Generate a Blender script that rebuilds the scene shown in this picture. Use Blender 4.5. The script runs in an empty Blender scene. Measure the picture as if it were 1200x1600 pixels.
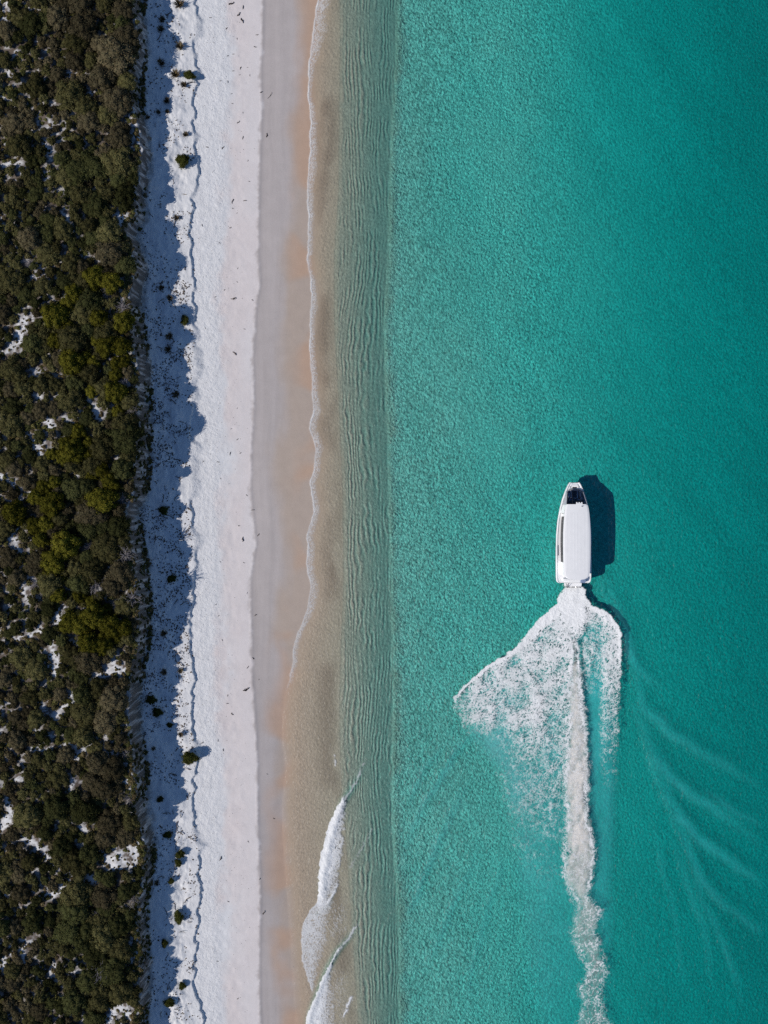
import bpy, math, random
import numpy as np
from mathutils import Vector

random.seed(7)
RNG = np.random.default_rng(7)
SC = bpy.context.scene
COL = SC.collection
R = math.radians

# ------------------------------------------------------------------ camera, sky, sun, exposure
H = 110.0                                   # drone height over the water (m)
SUN_EL, SUN_AZ = R(37.0), R(21.0)           # shadows fall towards +x, a little +y
cam_d = bpy.data.cameras.new('camera')
cam = bpy.data.objects.new('camera', cam_d)
COL.objects.link(cam)
cam.location = (0, 0, H)
cam.rotation_euler = (0, 0, 0)
cam_d.sensor_fit = 'VERTICAL'
cam_d.angle_y = 2 * math.atan(80.0 / H)
cam_d.clip_end = 3000
SC.camera = cam

world = bpy.data.worlds.new('World')
SC.world = world
world.use_nodes = True
wn = world.node_tree.nodes
wl = world.node_tree.links
bg = wn['Background']
sky = wn.new('ShaderNodeTexSky')
sky.sky_type = 'NISHITA'
sky.sun_disc = False
sky.sun_elevation = SUN_EL
to_sun = Vector((-math.cos(SUN_EL) * math.cos(SUN_AZ), -math.cos(SUN_EL) * math.sin(SUN_AZ), math.sin(SUN_EL)))
sky.sun_rotation = math.atan2(to_sun.x, to_sun.y)
sky.ozone_density = 6.0
sky.dust_density = 0.0
wl.new(sky.outputs[0], bg.inputs[0])
bg.inputs[1].default_value = 0.07

sun_d = bpy.data.lights.new('sun', 'SUN')
sun_d.energy = 3.9
sun_d.angle = R(0.53)
sun_d.color = (1.0, 0.94, 0.86)
sun = bpy.data.objects.new('sun', sun_d)
COL.objects.link(sun)
sun.location = to_sun * 200
sun.rotation_euler = (-to_sun).to_track_quat('-Z', 'Y').to_euler()

SC.view_settings.view_transform = 'Standard'
SC.view_settings.look = 'None'
SC.view_settings.exposure = 0.0
SC.view_settings.gamma = 1.0
SC.render.engine = 'CYCLES'
SC.cycles.transparent_max_bounces = 24
SC.cycles.max_bounces = 8
SC.cycles.use_denoising = False
SC.cycles.caustics_reflective = False
SC.cycles.caustics_refractive = False

# ------------------------------------------------------------------ numeric helpers
def ss(a, b, x):
    t = np.clip((x - a) / (b - a), 0, 1)
    return t * t * (3 - 2 * t)

def hsh(ix, iy, seed):
    h = (ix.astype(np.int64) * 374761393 + iy.astype(np.int64) * 668265263 + seed * 974711) & 0xffffffff
    h = ((h ^ (h >> 13)) * 1274126177) & 0xffffffff
    h = ((h ^ (h >> 16)) * 2246822519) & 0xffffffff
    return ((h ^ (h >> 15)) & 0xffffff) / float(0x1000000)

def vnoise(x, y, seed=0):
    xi = np.floor(x); yi = np.floor(y)
    fx = x - xi; fy = y - yi
    fx = fx * fx * fx * (fx * (fx * 6 - 15) + 10); fy = fy * fy * fy * (fy * (fy * 6 - 15) + 10)
    a = hsh(xi, yi, seed); b = hsh(xi + 1, yi, seed); c = hsh(xi, yi + 1, seed); d = hsh(xi + 1, yi + 1, seed)
    return (a + (b - a) * fx) * (1 - fy) + (c + (d - c) * fx) * fy

def fbm(x, y, seed=0, octv=4, gain=0.5):
    s = np.zeros(np.broadcast(x, y).shape); a = 1.0; tot = 0
    for o in range(octv):
        s = s + a * vnoise(x, y, seed + o * 17)
        tot += a; a *= gain
        x, y = x * 1.93 + y * 0.5 + 3.1, y * 1.93 - x * 0.5 + 7.7
    return s / tot

def worley(x, y, seed=0):
    xi = np.floor(x); yi = np.floor(y)
    f1 = np.full(x.shape, 9.0); f2 = np.full(x.shape, 9.0)
    for dx in (-1, 0, 1):
        for dy in (-1, 0, 1):
            cx = xi + dx; cy = yi + dy
            d = np.hypot(cx + hsh(cx, cy, seed) - x, cy + hsh(cx, cy, seed + 91) - y)
            f2 = np.where(d < f1, f1, np.minimum(f2, d)); f1 = np.minimum(f1, d)
    return f1, f2

def pdist(x, y, pts):
    """distance to a polyline and fraction along it"""
    best = np.full(x.shape, 1e9); tb = np.zeros(x.shape); n = len(pts) - 1
    for i in range(n):
        (ax, ay), (bx, by) = pts[i], pts[i + 1]
        vx, vy = bx - ax, by - ay
        t = np.clip(((x - ax) * vx + (y - ay) * vy) / (vx * vx + vy * vy + 1e-9), 0, 1)
        d = np.hypot(x - ax - t * vx, y - ay - t * vy)
        m = d < best
        best = np.where(m, d, best); tb = np.where(m, (i + t) / n, tb)
    return best, tb

def at(u, v, z=0.0):
    """place seen at photo position (u, v), standing at height z"""
    k = 0.1 * (H - z) / H
    return ((u - 600) * k, (800 - v) * k)

def line(tab, z):
    """a shore-parallel line x(y), read from the photo as v: u at height z"""
    k = 0.1 * (H - z) / H
    vs = np.array(sorted(tab)); us = np.array([tab[v] for v in vs], float) - (5.0 if z > 5 else 0.0)
    ys = (800 - vs) * k; xs = (us - 600) * k
    o = np.argsort(ys); ys = ys[o]; xs = xs[o]
    return lambda y: np.interp(y, ys, xs)

TOPZ = 6.05
x_top = line({0: 209, 60: 213, 100: 206, 170: 208, 200: 219, 240: 219, 300: 209, 330: 212, 352: 199, 400: 213, 470: 205, 520: 211,
              600: 219, 650: 222, 700: 218, 760: 216, 800: 203, 850: 206, 880: 214, 950: 220, 1000: 218, 1050: 209, 1100: 203,
              1150: 204, 1200: 212, 1260: 215, 1310: 222, 1340: 227, 1400: 218, 1450: 212, 1500: 217, 1560: 221, 1600: 213}, TOPZ)
x_toe = line({0: 306, 50: 305, 80: 299, 110: 308, 150: 305, 200: 299, 240: 306, 270: 309, 300: 300, 350: 297, 400: 300, 440: 304, 500: 303,
              560: 300, 620: 301, 700: 298, 760: 298, 830: 299, 880: 303, 950: 298, 1000: 296, 1060: 302, 1120: 299, 1160: 303, 1200: 304,
              1260: 302, 1300: 303, 1330: 311, 1400: 311, 1460: 308, 1520: 302, 1560: 308, 1600: 316}, 1.4)
x_pink = line({0: 368, 200: 362, 400: 356, 600: 352, 800: 352, 1000: 348, 1200: 352, 1400: 350, 1600: 352}, 0.9)
x_berm = line({0: 410, 60: 409, 110: 406, 170: 408, 250: 405, 320: 403, 400: 402, 440: 405, 480: 399, 560: 394, 640: 396, 700: 391, 760: 390,
               800: 394, 850: 399, 900: 390, 950: 391, 1000: 392, 1050: 392, 1100: 396, 1150: 399, 1200: 401, 1300: 402, 1400: 406, 1500: 404, 1600: 406}, 0.6)
x_swash = line({0: 497, 40: 490, 100: 483, 140: 481, 190: 485, 240: 484, 290: 479, 350: 482, 400: 480, 460: 487, 540: 483, 590: 487, 640: 489,
                670: 484, 700: 494, 735: 489, 752: 484, 800: 490, 835: 480, 880: 479, 920: 485, 960: 477, 985: 466, 1010: 458, 1040: 456,
                1065: 451, 1090: 444, 1120: 441, 1160: 440, 1200: 446, 1260: 440, 1300: 441, 1360: 445, 1420: 450, 1500: 455, 1600: 462}, 0.0)
x_trough = line({0: 531, 100: 531, 300: 529, 400: 522, 520: 523, 640: 530, 760: 535, 900: 537, 1000: 533, 1100: 530, 1200: 532, 1300: 540, 1600: 560}, 0.0)
x_drop = line({0: 621, 100: 618, 200: 612, 300: 609, 400: 607, 500: 600, 600: 603, 700: 607, 800: 608, 900: 610, 1000: 613, 1100: 614, 1200: 612,
               1300: 614, 1400: 620, 1500: 624, 1600: 623}, 0.0)
x_tan = line({0: 466, 100: 465, 200: 464, 300: 460, 400: 448, 500: 440, 600: 442, 700: 436, 800: 430, 900: 438, 1000: 440, 1100: 438, 1200: 436, 1400: 440, 1600: 445}, 0.2)

# open sand between the heath, as strokes in the photo: (points, half width)
SAND_GAPS = [([(70, 225), (78, 245)], 5), ([(78, 205), (90, 210)], 3), ([(188, 338), (196, 352)], 9), ([(135, 398), (118, 405), (85, 420)], 3),
             ([(203, 185), (215, 200), (217, 225)], 6), ([(30, 505), (45, 500), (20, 540), (5, 548)], 5), ([(50, 578), (62, 585)], 6), ([(75, 658), (82, 668)], 8),
             ([(145, 640), (150, 655)], 8), ([(100, 648), (107, 662)], 4), ([(50, 620), (62, 622)], 4), ([(97, 690), (110, 672)], 3), ([(135, 628), (142, 624)], 4), ([(60, 710), (52, 690)], 4),
             ([(2, 742), (22, 755)], 4), ([(25, 785), (45, 765)], 3), ([(18, 800), (20, 830), (26, 855)], 4), ([(10, 855), (30, 858)], 3), ([(90, 955), (95, 968)], 8), ([(35, 920), (36, 938)], 4),
             ([(45, 900), (55, 910)], 4), ([(22, 998), (55, 990), (60, 985)], 4), ([(78, 1008), (85, 1030), (85, 1050)], 6), ([(115, 1005), (128, 1000)], 5),
             ([(145, 1058), (175, 1048), (205, 1050)], 8), ([(180, 1040), (178, 1050)], 6), ([(118, 1085), (95, 1105), (84, 1122)], 5), ([(60, 1095), (72, 1110)], 4), ([(15, 1100), (5, 1104)], 4),
             ([(152, 1158), (115, 1165), (80, 1168), (45, 1170)], 3.5), ([(140, 1165), (115, 1182)], 4), ([(175, 1178), (182, 1184)], 5), ([(52, 1140), (75, 1148)], 3), ([(200, 1190), (208, 1200)], 6),
             ([(205, 1210), (195, 1225)], 5), ([(10, 1250), (15, 1275), (5, 1290)], 7), ([(110, 1220), (113, 1240)], 4), ([(108, 1262), (120, 1278)], 5), ([(125, 1295), (135, 1298)], 5), ([(30, 1310), (70, 1330), (72, 1345)], 5),
             ([(100, 1340), (113, 1352), (108, 1368)], 4), ([(105, 1380), (85, 1400), (70, 1395)], 5), ([(150, 1378), (140, 1372), (158, 1390)], 5), ([(175, 1358), (190, 1345), (185, 1335)], 7),
             ([(165, 1342), (185, 1352), (215, 1353)], 6), ([(200, 1325), (225, 1318)], 8), ([(205, 1330), (210, 1345)], 7), ([(160, 1330), (150, 1340)], 4), ([(85, 1460), (88, 1470)], 3), ([(52, 1468), (35, 1480), (42, 1505)], 5), ([(82, 1505), (80, 1525)], 4),
             ([(212, 1465), (210, 1490), (203, 1500)], 5), ([(165, 1595), (190, 1575), (210, 1590)], 9), ([(188, 1570), (194, 1580)], 7), ([(3, 1500), (4, 1515)], 4), ([(20, 1215), (28, 1218)], 5), ([(5, 5), (8, 28)], 4), ([(10, 115), (12, 118)], 4),
             ([(100, 112), (105, 116)], 4), ([(185, 100), (188, 106)], 4), ([(40, 255), (5, 258)], 2.5), ([(3, 303), (6, 310)], 4), ([(68, 270), (70, 285)], 4), ([(100, 330), (105, 345)], 4), ([(105, 362), (115, 360)], 5), ([(205, 372), (212, 398)], 6), ([(205, 440), (208, 480)], 5)]

def gap_value(u, v):
    """1 in open sand, 0 in closed heath (photo coordinates)"""
    w = 5.0
    uu = u + (fbm(u / 9.0, v / 9.0, 3, 3, 0.7) - 0.5) * 20
    vv = v + (fbm(u / 9.0, v / 9.0, 9, 3, 0.7) - 0.5) * 20
    g = np.zeros(np.broadcast(u, v).shape)
    for pts, hw in SAND_GAPS:
        us = [p[0] for p in pts]; vs = [p[1] for p in pts]
        m = (u > min(us) - 30) & (u < max(us) + 30) & (v > min(vs) - 30) & (v < max(vs) + 30)
        if not m.any(): continue
        d, _ = pdist(uu[m], vv[m], pts)
        g[m] = np.maximum(g[m], ss(hw * 0.68 + 2.0, hw * 0.68 - 1.2, d))
    tiny = fbm(u / 5.0, v / 5.0, 15, 3)
    g = np.maximum(g, ss(0.735, 0.80, tiny) * (u < 225) * 0.9)
    return g

# ------------------------------------------------------------------ ground height and water height
def ground(x, y):
    x, y = np.broadcast_arrays(np.asarray(x, float), np.asarray(y, float))
    wob = (fbm(x * 0.0 + 1.0, y * 0.7, 5, 4, 0.6) - 0.5) * 2.2
    xt = x_top(y) + wob * 0.7
    xe = x_toe(y) + (fbm(x * 0 + 4, y * 0.7, 8, 5, 0.6) - 0.5) * 1.5
    xb, xs, xg, xd = x_berm(y), x_swash(y), x_trough(y), x_drop(y)
    # heath plateau
    plate = TOPZ + 0.2 * ss(30, 20, abs(y)) - 1.3 * ss(40, 47, y) - 1.1 * ss(-42, -50, y) + (fbm(x * 0.12, y * 0.12, 21, 3) - 0.5) * 0.9 + (fbm(x * 0.7, y * 0.7, 23, 3) - 0.5) * 0.35
    # steep scarp then dune apron
    ws = 0.8 + (vnoise(y * 0.35, y * 0 + 3.0, 31) - 0.5) * 0.7
    sc = ss(0, 1, (x - xt) / ws + (fbm(x * 2.3, y * 2.3, 33, 3) - 0.5) * 0.5)
    ta = np.clip((x - xt - ws * 0.8) / np.maximum(xe - xt - ws * 0.8, 0.5), 0, 1)
    lump = (fbm(x * 0.35, y * 0.35, 41, 4) - 0.5) * 0.75 * np.sin(np.pi * ta) + (fbm(x * 1.3, y * 1.3, 44, 4, 0.6) - 0.5) * 0.26 * ss(0.0, 0.15, ta) * ss(1.0, 0.9, ta)
    apron = 2.7 - 1.22 * ta ** 0.6 + lump * ss(1.0, 0.7, ta)
    toe_h = 0.27 * ss(0.3, 0.72, fbm(y * 0.33, y * 0 + 9, 47, 4)) + 0.03
    beach_top = 1.22
    tb = np.clip((x - xe) / (xb - xe), 0, 1)
    beach = beach_top - (beach_top - 0.62) * tb
    beach = beach + (fbm(x * 1.4, y * 1.0, 51, 3) - 0.5) * 0.07 * ss(1.0, 0.6, tb)
    ap = np.where(x < xe, np.maximum(apron, beach_top + toe_h), apron)
    low = ap + (beach - ap) * ss(0, 1, (x - xe + 0.05) / (0.2 + 1.6 * ss(0.5, 0.75, fbm(y * 0.22, y * 0 + 5, 49, 3))))
    z = plate + (low - plate) * sc
    # wet foreshore
    tf = np.clip((x - xb) / (xs - xb), 0, 1.2)
    fore = 0.62 * (1 - tf) + 0.035 * np.exp(-((x - xb) / 0.35) ** 2) - 0.03 * ss(-0.1, 0.5, x - xb) * ss(3, 0.5, x - xb)
    z = np.where(x > xb, fore, z)
    # under water
    d1 = np.clip((x - xs) / np.maximum(xg - xs, 1.0), 0, 1)
    swz = -0.07 * d1 ** 1.2
    z = np.where(x > xs, swz, z)
    bar = -0.06 - 0.03 * ss(0, 0.8, x - xg) - 0.21 * ss(0, 1, (x - xg) / np.maximum(xd - xg, 1.0))
    warp = (fbm(x * 0.2, y * 0.05, 61, 3) - 0.5) * 2.6 + (fbm(x * 1.3, y * 0.7, 63, 3) - 0.5) * 0.55
    rip = np.sin((x + warp) * 2 * np.pi / 0.60) * (0.1 + 1.6 * ss(0.25, 0.75, fbm(x * 0.8, y * 0.35, 66, 3)))
    win = ss(0.0, 1.2, x - xg) * ss(0.6, -0.4, x - xd)
    bar = bar + rip * 0.038 * win - 0.03 * np.exp(-((x - xg - 0.1) / 0.22) ** 2)
    z = np.where(x > xg, bar, z)
    dd = x - xd - (fbm(x * 0.25, y * 0.3, 71, 5, 0.6) - 0.5) * 2.4
    deep = -np.interp(x, [0, 10, 20, 30, 45, 60, 120, 400], [0.44, 0.57, 0.71, 1.0, 1.60, 2.10, 4.5, 14]) + (fbm(x * 0.09, y * 0.05, 73, 3) - 0.5) * 0.22 * ss(0, 8, dd)
    z = np.where(dd > -0.6, z + (np.maximum(deep, -14) - z) * ss(-0.8, 2.2, dd), z)
    return z

WAKE_RIDGES = [  # (photo polyline, crest height m, half width m)
    ([(960, 930), (975, 990), (990, 1045), (1040, 1085)], 0.16, 0.8),
    ([(985, 1040), (1005, 1110), (1050, 1150), (1120, 1195), (1200, 1240)], 0.14, 0.8),
    ([(990, 1110), (1020, 1180), (1043, 1217), (1085, 1250), (1132, 1281), (1200, 1335)], 0.16, 0.7),
    ([(1005, 1160), (1043, 1255), (1089, 1315), (1153, 1361), (1200, 1393)], 0.16, 0.7),
    ([(1040, 1250), (1072, 1327), (1098, 1383), (1132, 1421), (1200, 1462)], 0.14, 0.6),
    ([(1043, 1300), (1075, 1390), (1098, 1455), (1119, 1561)], 0.08, 0.5),
    ([(1060, 1300), (1100, 1420), (1140, 1500), (1170, 1600)], 0.08, 0.5),
    ([(735, 1150), (700, 1190), (660, 1260), (625, 1340)], 0.12, 0.6),
    ([(720, 1235), (690, 1300), (650, 1400), (630, 1440)], 0.10, 0.6),
    ([(745, 1330), (700, 1430), (660, 1530)], 0.08, 0.5),
    ([(790, 1330), (760, 1420), (735, 1520), (720, 1600)], 0.07, 0.5),
    ([(690, 1165), (655, 1215), (630, 1270)], 0.09, 0.5),
    ([(1100, 1240), (1150, 1275), (1200, 1300)], 0.10, 0.5),
    ([(1110, 1400), (1160, 1440), (1200, 1470)], 0.10, 0.5),
    ([(1020, 1290), (1040, 1380), (1060, 1480), (1070, 1570)], 0.07, 0.4),
    ([(868, 830), (856, 880), (850, 950)], 0.06, 0.3),
    ([(874, 860), (868, 900), (866, 930)], 0.05, 0.3),
    ([(930, 900), (945, 930), (965, 960)], 0.08, 0.3),
    ([(938, 895), (960, 935), (985, 975)], 0.07, 0.35),
]
BREAKERS = [([(570, 1190), (556, 1222), (537, 1250), (524, 1285), (512, 1330), (505, 1370), (503, 1410)], 0.20, 0.55),
            ([(528, 1380), (512, 1415), (490, 1432)], 0.07, 0.3),
            ([(560, 1440), (545, 1465), (528, 1485), (512, 1512), (497, 1550), (486, 1580), (480, 1610)], 0.19, 0.5)]

def water(x, y):
    depth = np.clip(-ground(x, y), 0, 3)
    a = ss(0.05, 0.7, depth)
    w = ((fbm(x * 0.35, y * 0.3, 81, 2) - 0.5) * 0.05 + (fbm(x * 1.5 + y * 0.3, y * 1.2, 83, 3) - 0.5) * 0.06) * a
    w = w + (fbm(x * 1.8, y * 0.8, 85, 2) - 0.5) * 0.03 * ss(0.02, 0.3, depth)
    for pts, h, hw in WAKE_RIDGES:
        p = [at(*q) for q in pts]
        m = (x > min(q[0] for q in p) - 4) & (x < max(q[0] for q in p) + 4) & (y > min(q[1] for q in p) - 4) & (y < max(q[1] for q in p) + 4)
        if m.any():
            d, t = pdist(x[m], y[m], p)
            w[m] += h * np.exp(-(d / hw) ** 2) * np.sin(np.pi * np.clip(0.12 + t * 0.85, 0, 1)) * (0.7 + 0.6 * fbm(x[m] * 0.8, y[m] * 0.8, 87, 2))
    for pts, h, hw in BREAKERS:
        p = [at(*q) for q in pts]
        m = (x > min(q[0] for q in p) - 3) & (x < max(q[0] for q in p) + 3) & (y > min(q[1] for q in p) - 3) & (y < max(q[1] for q in p) + 3)
        if m.any():
            d, t = pdist(x[m], y[m], p)
            w[m] += h * np.exp(-(d / hw) ** 2) * ss(0, 0.3, t) * ss(1.0, 0.9, t)
    return w

# ------------------------------------------------------------------ object helpers
def mesh_np(name, verts, faces, mat, attrs=None, smooth=True):
    """faces: (n,4) or (n,3) int array"""
    me = bpy.data.meshes.new(name)
    verts = np.asarray(verts, np.float32); faces = np.asarray(faces, np.int32)
    me.vertices.add(len(verts)); me.vertices.foreach_set('co', verts.ravel())
    k = faces.shape[1]
    me.loops.add(faces.size); me.loops.foreach_set('vertex_index', faces.ravel())
    me.polygons.add(len(faces))
    me.polygons.foreach_set('loop_start', np.arange(0, faces.size, k, dtype=np.int32))
    if smooth: me.polygons.foreach_set('use_smooth', np.ones(len(faces), bool))
    for an, (typ, data) in (attrs or {}).items():
        a = me.attributes.new(an, typ, 'POINT')
        a.data.foreach_set('color' if typ == 'FLOAT_COLOR' else 'value', np.asarray(data, np.float32).ravel())
    me.update(calc_edges=True)
    if mat: me.materials.append(mat)
    return me

def link(name, me, parent=None, loc=None, **props):
    o = bpy.data.objects.new(name, me)
    COL.objects.link(o)
    if parent: o.parent = parent
    if loc is not None: o.location = loc
    for k, v in props.items(): o[k] = v
    return o

def mesh_py(name, verts, faces, mat, smooth=False):
    me = bpy.data.meshes.new(name)
    me.from_pydata([tuple(v) for v in verts], [], [tuple(f) for f in faces])
    me.update()
    if smooth:
        me.polygons.foreach_set('use_smooth', np.ones(len(me.polygons), bool))
    if mat: me.materials.append(mat)
    return me

def compact(verts, faces, attrs):
    used = np.zeros(len(verts), bool); used[faces.ravel()] = True
    idx = np.cumsum(used) - 1
    return verts[used], idx[faces], {k: (t, np.asarray(d)[used]) for k, (t, d) in attrs.items()}

def grid_faces(nx, ny):
    i = np.arange(ny - 1)[:, None] * nx + np.arange(nx - 1)[None, :]
    return np.stack([i, i + 1, i + 1 + nx, i + nx], -1).reshape(-1, 4)

# ------------------------------------------------------------------ materials
def mat_new(name):
    m = bpy.data.materials.new(name); m.use_nodes = True
    nt = m.node_tree; nt.nodes.clear()
    out = nt.nodes.new('ShaderNodeOutputMaterial')
    return m, nt, out

def nd(nt, typ, **kw):
    n = nt.nodes.new(typ)
    for k, v in kw.items(): setattr(n, k, v)
    return n

def noise(nt, vec, scale, detail=3, rough=0.55):
    n = nd(nt, 'ShaderNodeTexNoise'); n.inputs['Scale'].default_value = scale
    n.inputs['Detail'].default_value = detail; n.inputs['Roughness'].default_value = rough
    nt.links.new(vec, n.inputs['Vector']); return n.outputs['Fac']

def mrange(nt, val, a, b, c, d):
    n = nd(nt, 'ShaderNodeMapRange'); nt.links.new(val, n.inputs[0])
    for i, q in enumerate((a, b, c, d)): n.inputs[1 + i].default_value = q
    return n.outputs[0]

def math_n(nt, op, a, b):
    n = nd(nt, 'ShaderNodeMath', operation=op)
    for i, q in enumerate((a, b)):
        if isinstance(q, (int, float)): n.inputs[i].default_value = q
        else: nt.links.new(q, n.inputs[i])
    return n.outputs[0]

def scale_col(nt, col, fac):
    n = nd(nt, 'ShaderNodeVectorMath', operation='SCALE')
    if isinstance(col, tuple): n.inputs[0].default_value = col[:3]
    else: nt.links.new(col, n.inputs[0])
    if isinstance(fac, float): n.inputs['Scale'].default_value = fac
    else: nt.links.new(fac, n.inputs['Scale'])
    return n.outputs[0]

def sand_material():
    m, nt, out = mat_new('sand')
    tc = nd(nt, 'ShaderNodeTexCoord').outputs['Object']
    col = nd(nt, 'ShaderNodeAttribute', attribute_name='albedo').outputs['Color']
    wet = nd(nt, 'ShaderNodeAttribute', attribute_name='wet').outputs['Fac']
    rough = nd(nt, 'ShaderNodeAttribute', attribute_name='rough').outputs['Fac']
    n1 = noise(nt, tc, 0.6, 5); n2 = noise(nt, tc, 7.0, 3, 0.7)
    f = math_n(nt, 'MULTIPLY', mrange(nt, n1, 0.25, 0.75, 0.95, 1.05), mrange(nt, n2, 0.25, 0.75, 0.94, 1.06))
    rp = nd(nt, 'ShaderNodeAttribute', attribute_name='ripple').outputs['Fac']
    light_speckle = mrange(nt, noise(nt, tc, 2.9, 1, 0.5), 0.3, 0.7, -0.42, 0.42)            # the water's light and dark speckle, put into the seabed colour
    f = math_n(nt, 'MULTIPLY', f, math_n(nt, 'ADD', math_n(nt, 'MULTIPLY', light_speckle, rp), 1.0))
    base = scale_col(nt, col, f)
    b = nd(nt, 'ShaderNodeBsdfPrincipled')
    nt.links.new(base, b.inputs['Base Color'])
    nt.links.new(mrange(nt, wet, 0, 1, 0.95, 0.45), b.inputs['Roughness'])
    b.inputs['Specular IOR Level'].default_value = 0.25
    h1 = noise(nt, tc, 2.2, 4, 0.6); h2 = noise(nt, tc, 9.0, 2, 0.6)
    hh = math_n(nt, 'ADD', math_n(nt, 'MULTIPLY', h1, 0.10), math_n(nt, 'MULTIPLY', h2, 0.035))
    hh = math_n(nt, 'MULTIPLY', hh, rough)
    sea = nd(nt, 'ShaderNodeAttribute', attribute_name='ripple').outputs['Fac']     # small sand ripples on the sea floor
    mp = nd(nt, 'ShaderNodeMapping'); mp.inputs['Rotation'].default_value = (0, 0, R(-25)); mp.inputs['Scale'].default_value = (1.0, 1.0, 1)
    nt.links.new(tc, mp.inputs['Vector'])
    sr_ = math_n(nt, 'ADD', math_n(nt, 'MULTIPLY', noise(nt, mp.outputs[0], 2.3, 2, 0.65), 0.36), math_n(nt, 'MULTIPLY', noise(nt, tc, 0.35, 2, 0.5), 0.25))
    hh = math_n(nt, 'ADD', hh, math_n(nt, 'MULTIPLY', sr_, sea))
    bp = nd(nt, 'ShaderNodeBump'); bp.inputs['Distance'].default_value = 1.0; bp.inputs['Strength'].default_value = 1.0
    nt.links.new(hh, bp.inputs['Height']); nt.links.new(bp.outputs[0], b.inputs['Normal'])
    nt.links.new(b.outputs[0], out.inputs['Surface'])
    return m

def water_material():
    m, nt, out = mat_new('clear_sea_water')
    tc = nd(nt, 'ShaderNodeTexCoord').outputs['Object']
    mp = nd(nt, 'ShaderNodeMapping'); mp.inputs['Rotation'].default_value = (0, 0, R(-28)); mp.inputs['Scale'].default_value = (1, 0.62, 1)
    nt.links.new(tc, mp.inputs['Vector'])
    h = math_n(nt, 'ADD', math_n(nt, 'MULTIPLY', noise(nt, mp.outputs[0], 2.1, 2, 0.55), 0.22), math_n(nt, 'MULTIPLY', noise(nt, tc, 0.5, 2, 0.5), 0.20))
    bp = nd(nt, 'ShaderNodeBump'); bp.inputs['Strength'].default_value = 1.0; bp.inputs['Distance'].default_value = 1.0
    nt.links.new(h, bp.inputs['Height'])
    lw = nd(nt, 'ShaderNodeLayerWeight'); lw.inputs['Blend'].default_value = 0.5; nt.links.new(bp.outputs[0], lw.inputs['Normal'])
    p5 = math_n(nt, 'POWER', lw.outputs['Facing'], 5.0)              # Schlick reflectance of water, the same from both sides
    fac = math_n(nt, 'ADD', math_n(nt, 'MULTIPLY', p5, 0.98), 0.02)
    gl = nd(nt, 'ShaderNodeBsdfGlossy'); gl.inputs['Roughness'].default_value = 0.42; nt.links.new(bp.outputs[0], gl.inputs['Normal'])
    tr = nd(nt, 'ShaderNodeBsdfTransparent')
    mx = nd(nt, 'ShaderNodeMixShader')
    nt.links.new(fac, mx.inputs[0]); nt.links.new(tr.outputs[0], mx.inputs[1]); nt.links.new(gl.outputs[0], mx.inputs[2])
    nt.links.new(mx.outputs[0], out.inputs['Surface'])
    va = nd(nt, 'ShaderNodeVolumeAbsorption')
    a = (1.22, 0.155, 0.14); dens = 1.6
    va.inputs['Color'].default_value = (1 - a[0] / dens, 1 - a[1] / dens, 1 - a[2] / dens, 1)
    va.inputs['Density'].default_value = dens
    nt.links.new(va.outputs[0], out.inputs['Volume'])
    return m

def cover_material(name, color, rough=0.9, tint=False, bump=0.0):
    """foam or suspended sand: a real coverage attribute lets the water show between"""
    m, nt, out = mat_new(name)
    cov = nd(nt, 'ShaderNodeAttribute', attribute_name='cover').outputs['Fac']
    tc = nd(nt, 'ShaderNodeTexCoord').outputs['Object']
    d = nd(nt, 'ShaderNodeBsdfDiffuse'); d.inputs['Roughness'].default_value = 0.5
    nt.links.new(scale_col(nt, color, mrange(nt, noise(nt, tc, 3.0, 3), 0.3, 0.7, 0.9, 1.05)), d.inputs['Color'])
    if bump:
        bp = nd(nt, 'ShaderNodeBump'); bp.inputs['Distance'].default_value = bump; nt.links.new(noise(nt, tc, 4.0, 4, 0.6), bp.inputs['Height'])
        nt.links.new(bp.outputs[0], d.inputs['Normal'])
    t = nd(nt, 'ShaderNodeBsdfTransparent'); mx = nd(nt, 'ShaderNodeMixShader')
    nt.links.new(cov, mx.inputs[0]); nt.links.new(t.outputs[0], mx.inputs[1]); nt.links.new(d.outputs[0], mx.inputs[2])
    nt.links.new(mx.outputs[0], out.inputs['Surface'])
    return m

def leaf_material(name, col, var=0.45, transl=0.2):
    m, nt, out = mat_new(name)
    tint = nd(nt, 'ShaderNodeAttribute', attribute_name='tint').outputs['Color']
    oi = nd(nt, 'ShaderNodeObjectInfo').outputs['Random']
    mul = nd(nt, 'ShaderNodeVectorMath', operation='MULTIPLY'); mul.inputs[0].default_value = col; nt.links.new(tint, mul.inputs[1])
    c = scale_col(nt, mul.outputs[0], mrange(nt, oi, 0, 1, 1 - var, 1 + var))
    d = nd(nt, 'ShaderNodeBsdfDiffuse'); nt.links.new(c, d.inputs['Color'])
    t = nd(nt, 'ShaderNodeBsdfTranslucent'); nt.links.new(c, t.inputs['Color'])
    mx = nd(nt, 'ShaderNodeMixShader'); mx.inputs[0].default_value = transl
    nt.links.new(d.outputs[0], mx.inputs[1]); nt.links.new(t.outputs[0], mx.inputs[2])
    nt.links.new(mx.outputs[0], out.inputs['Surface'])
    return m

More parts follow.
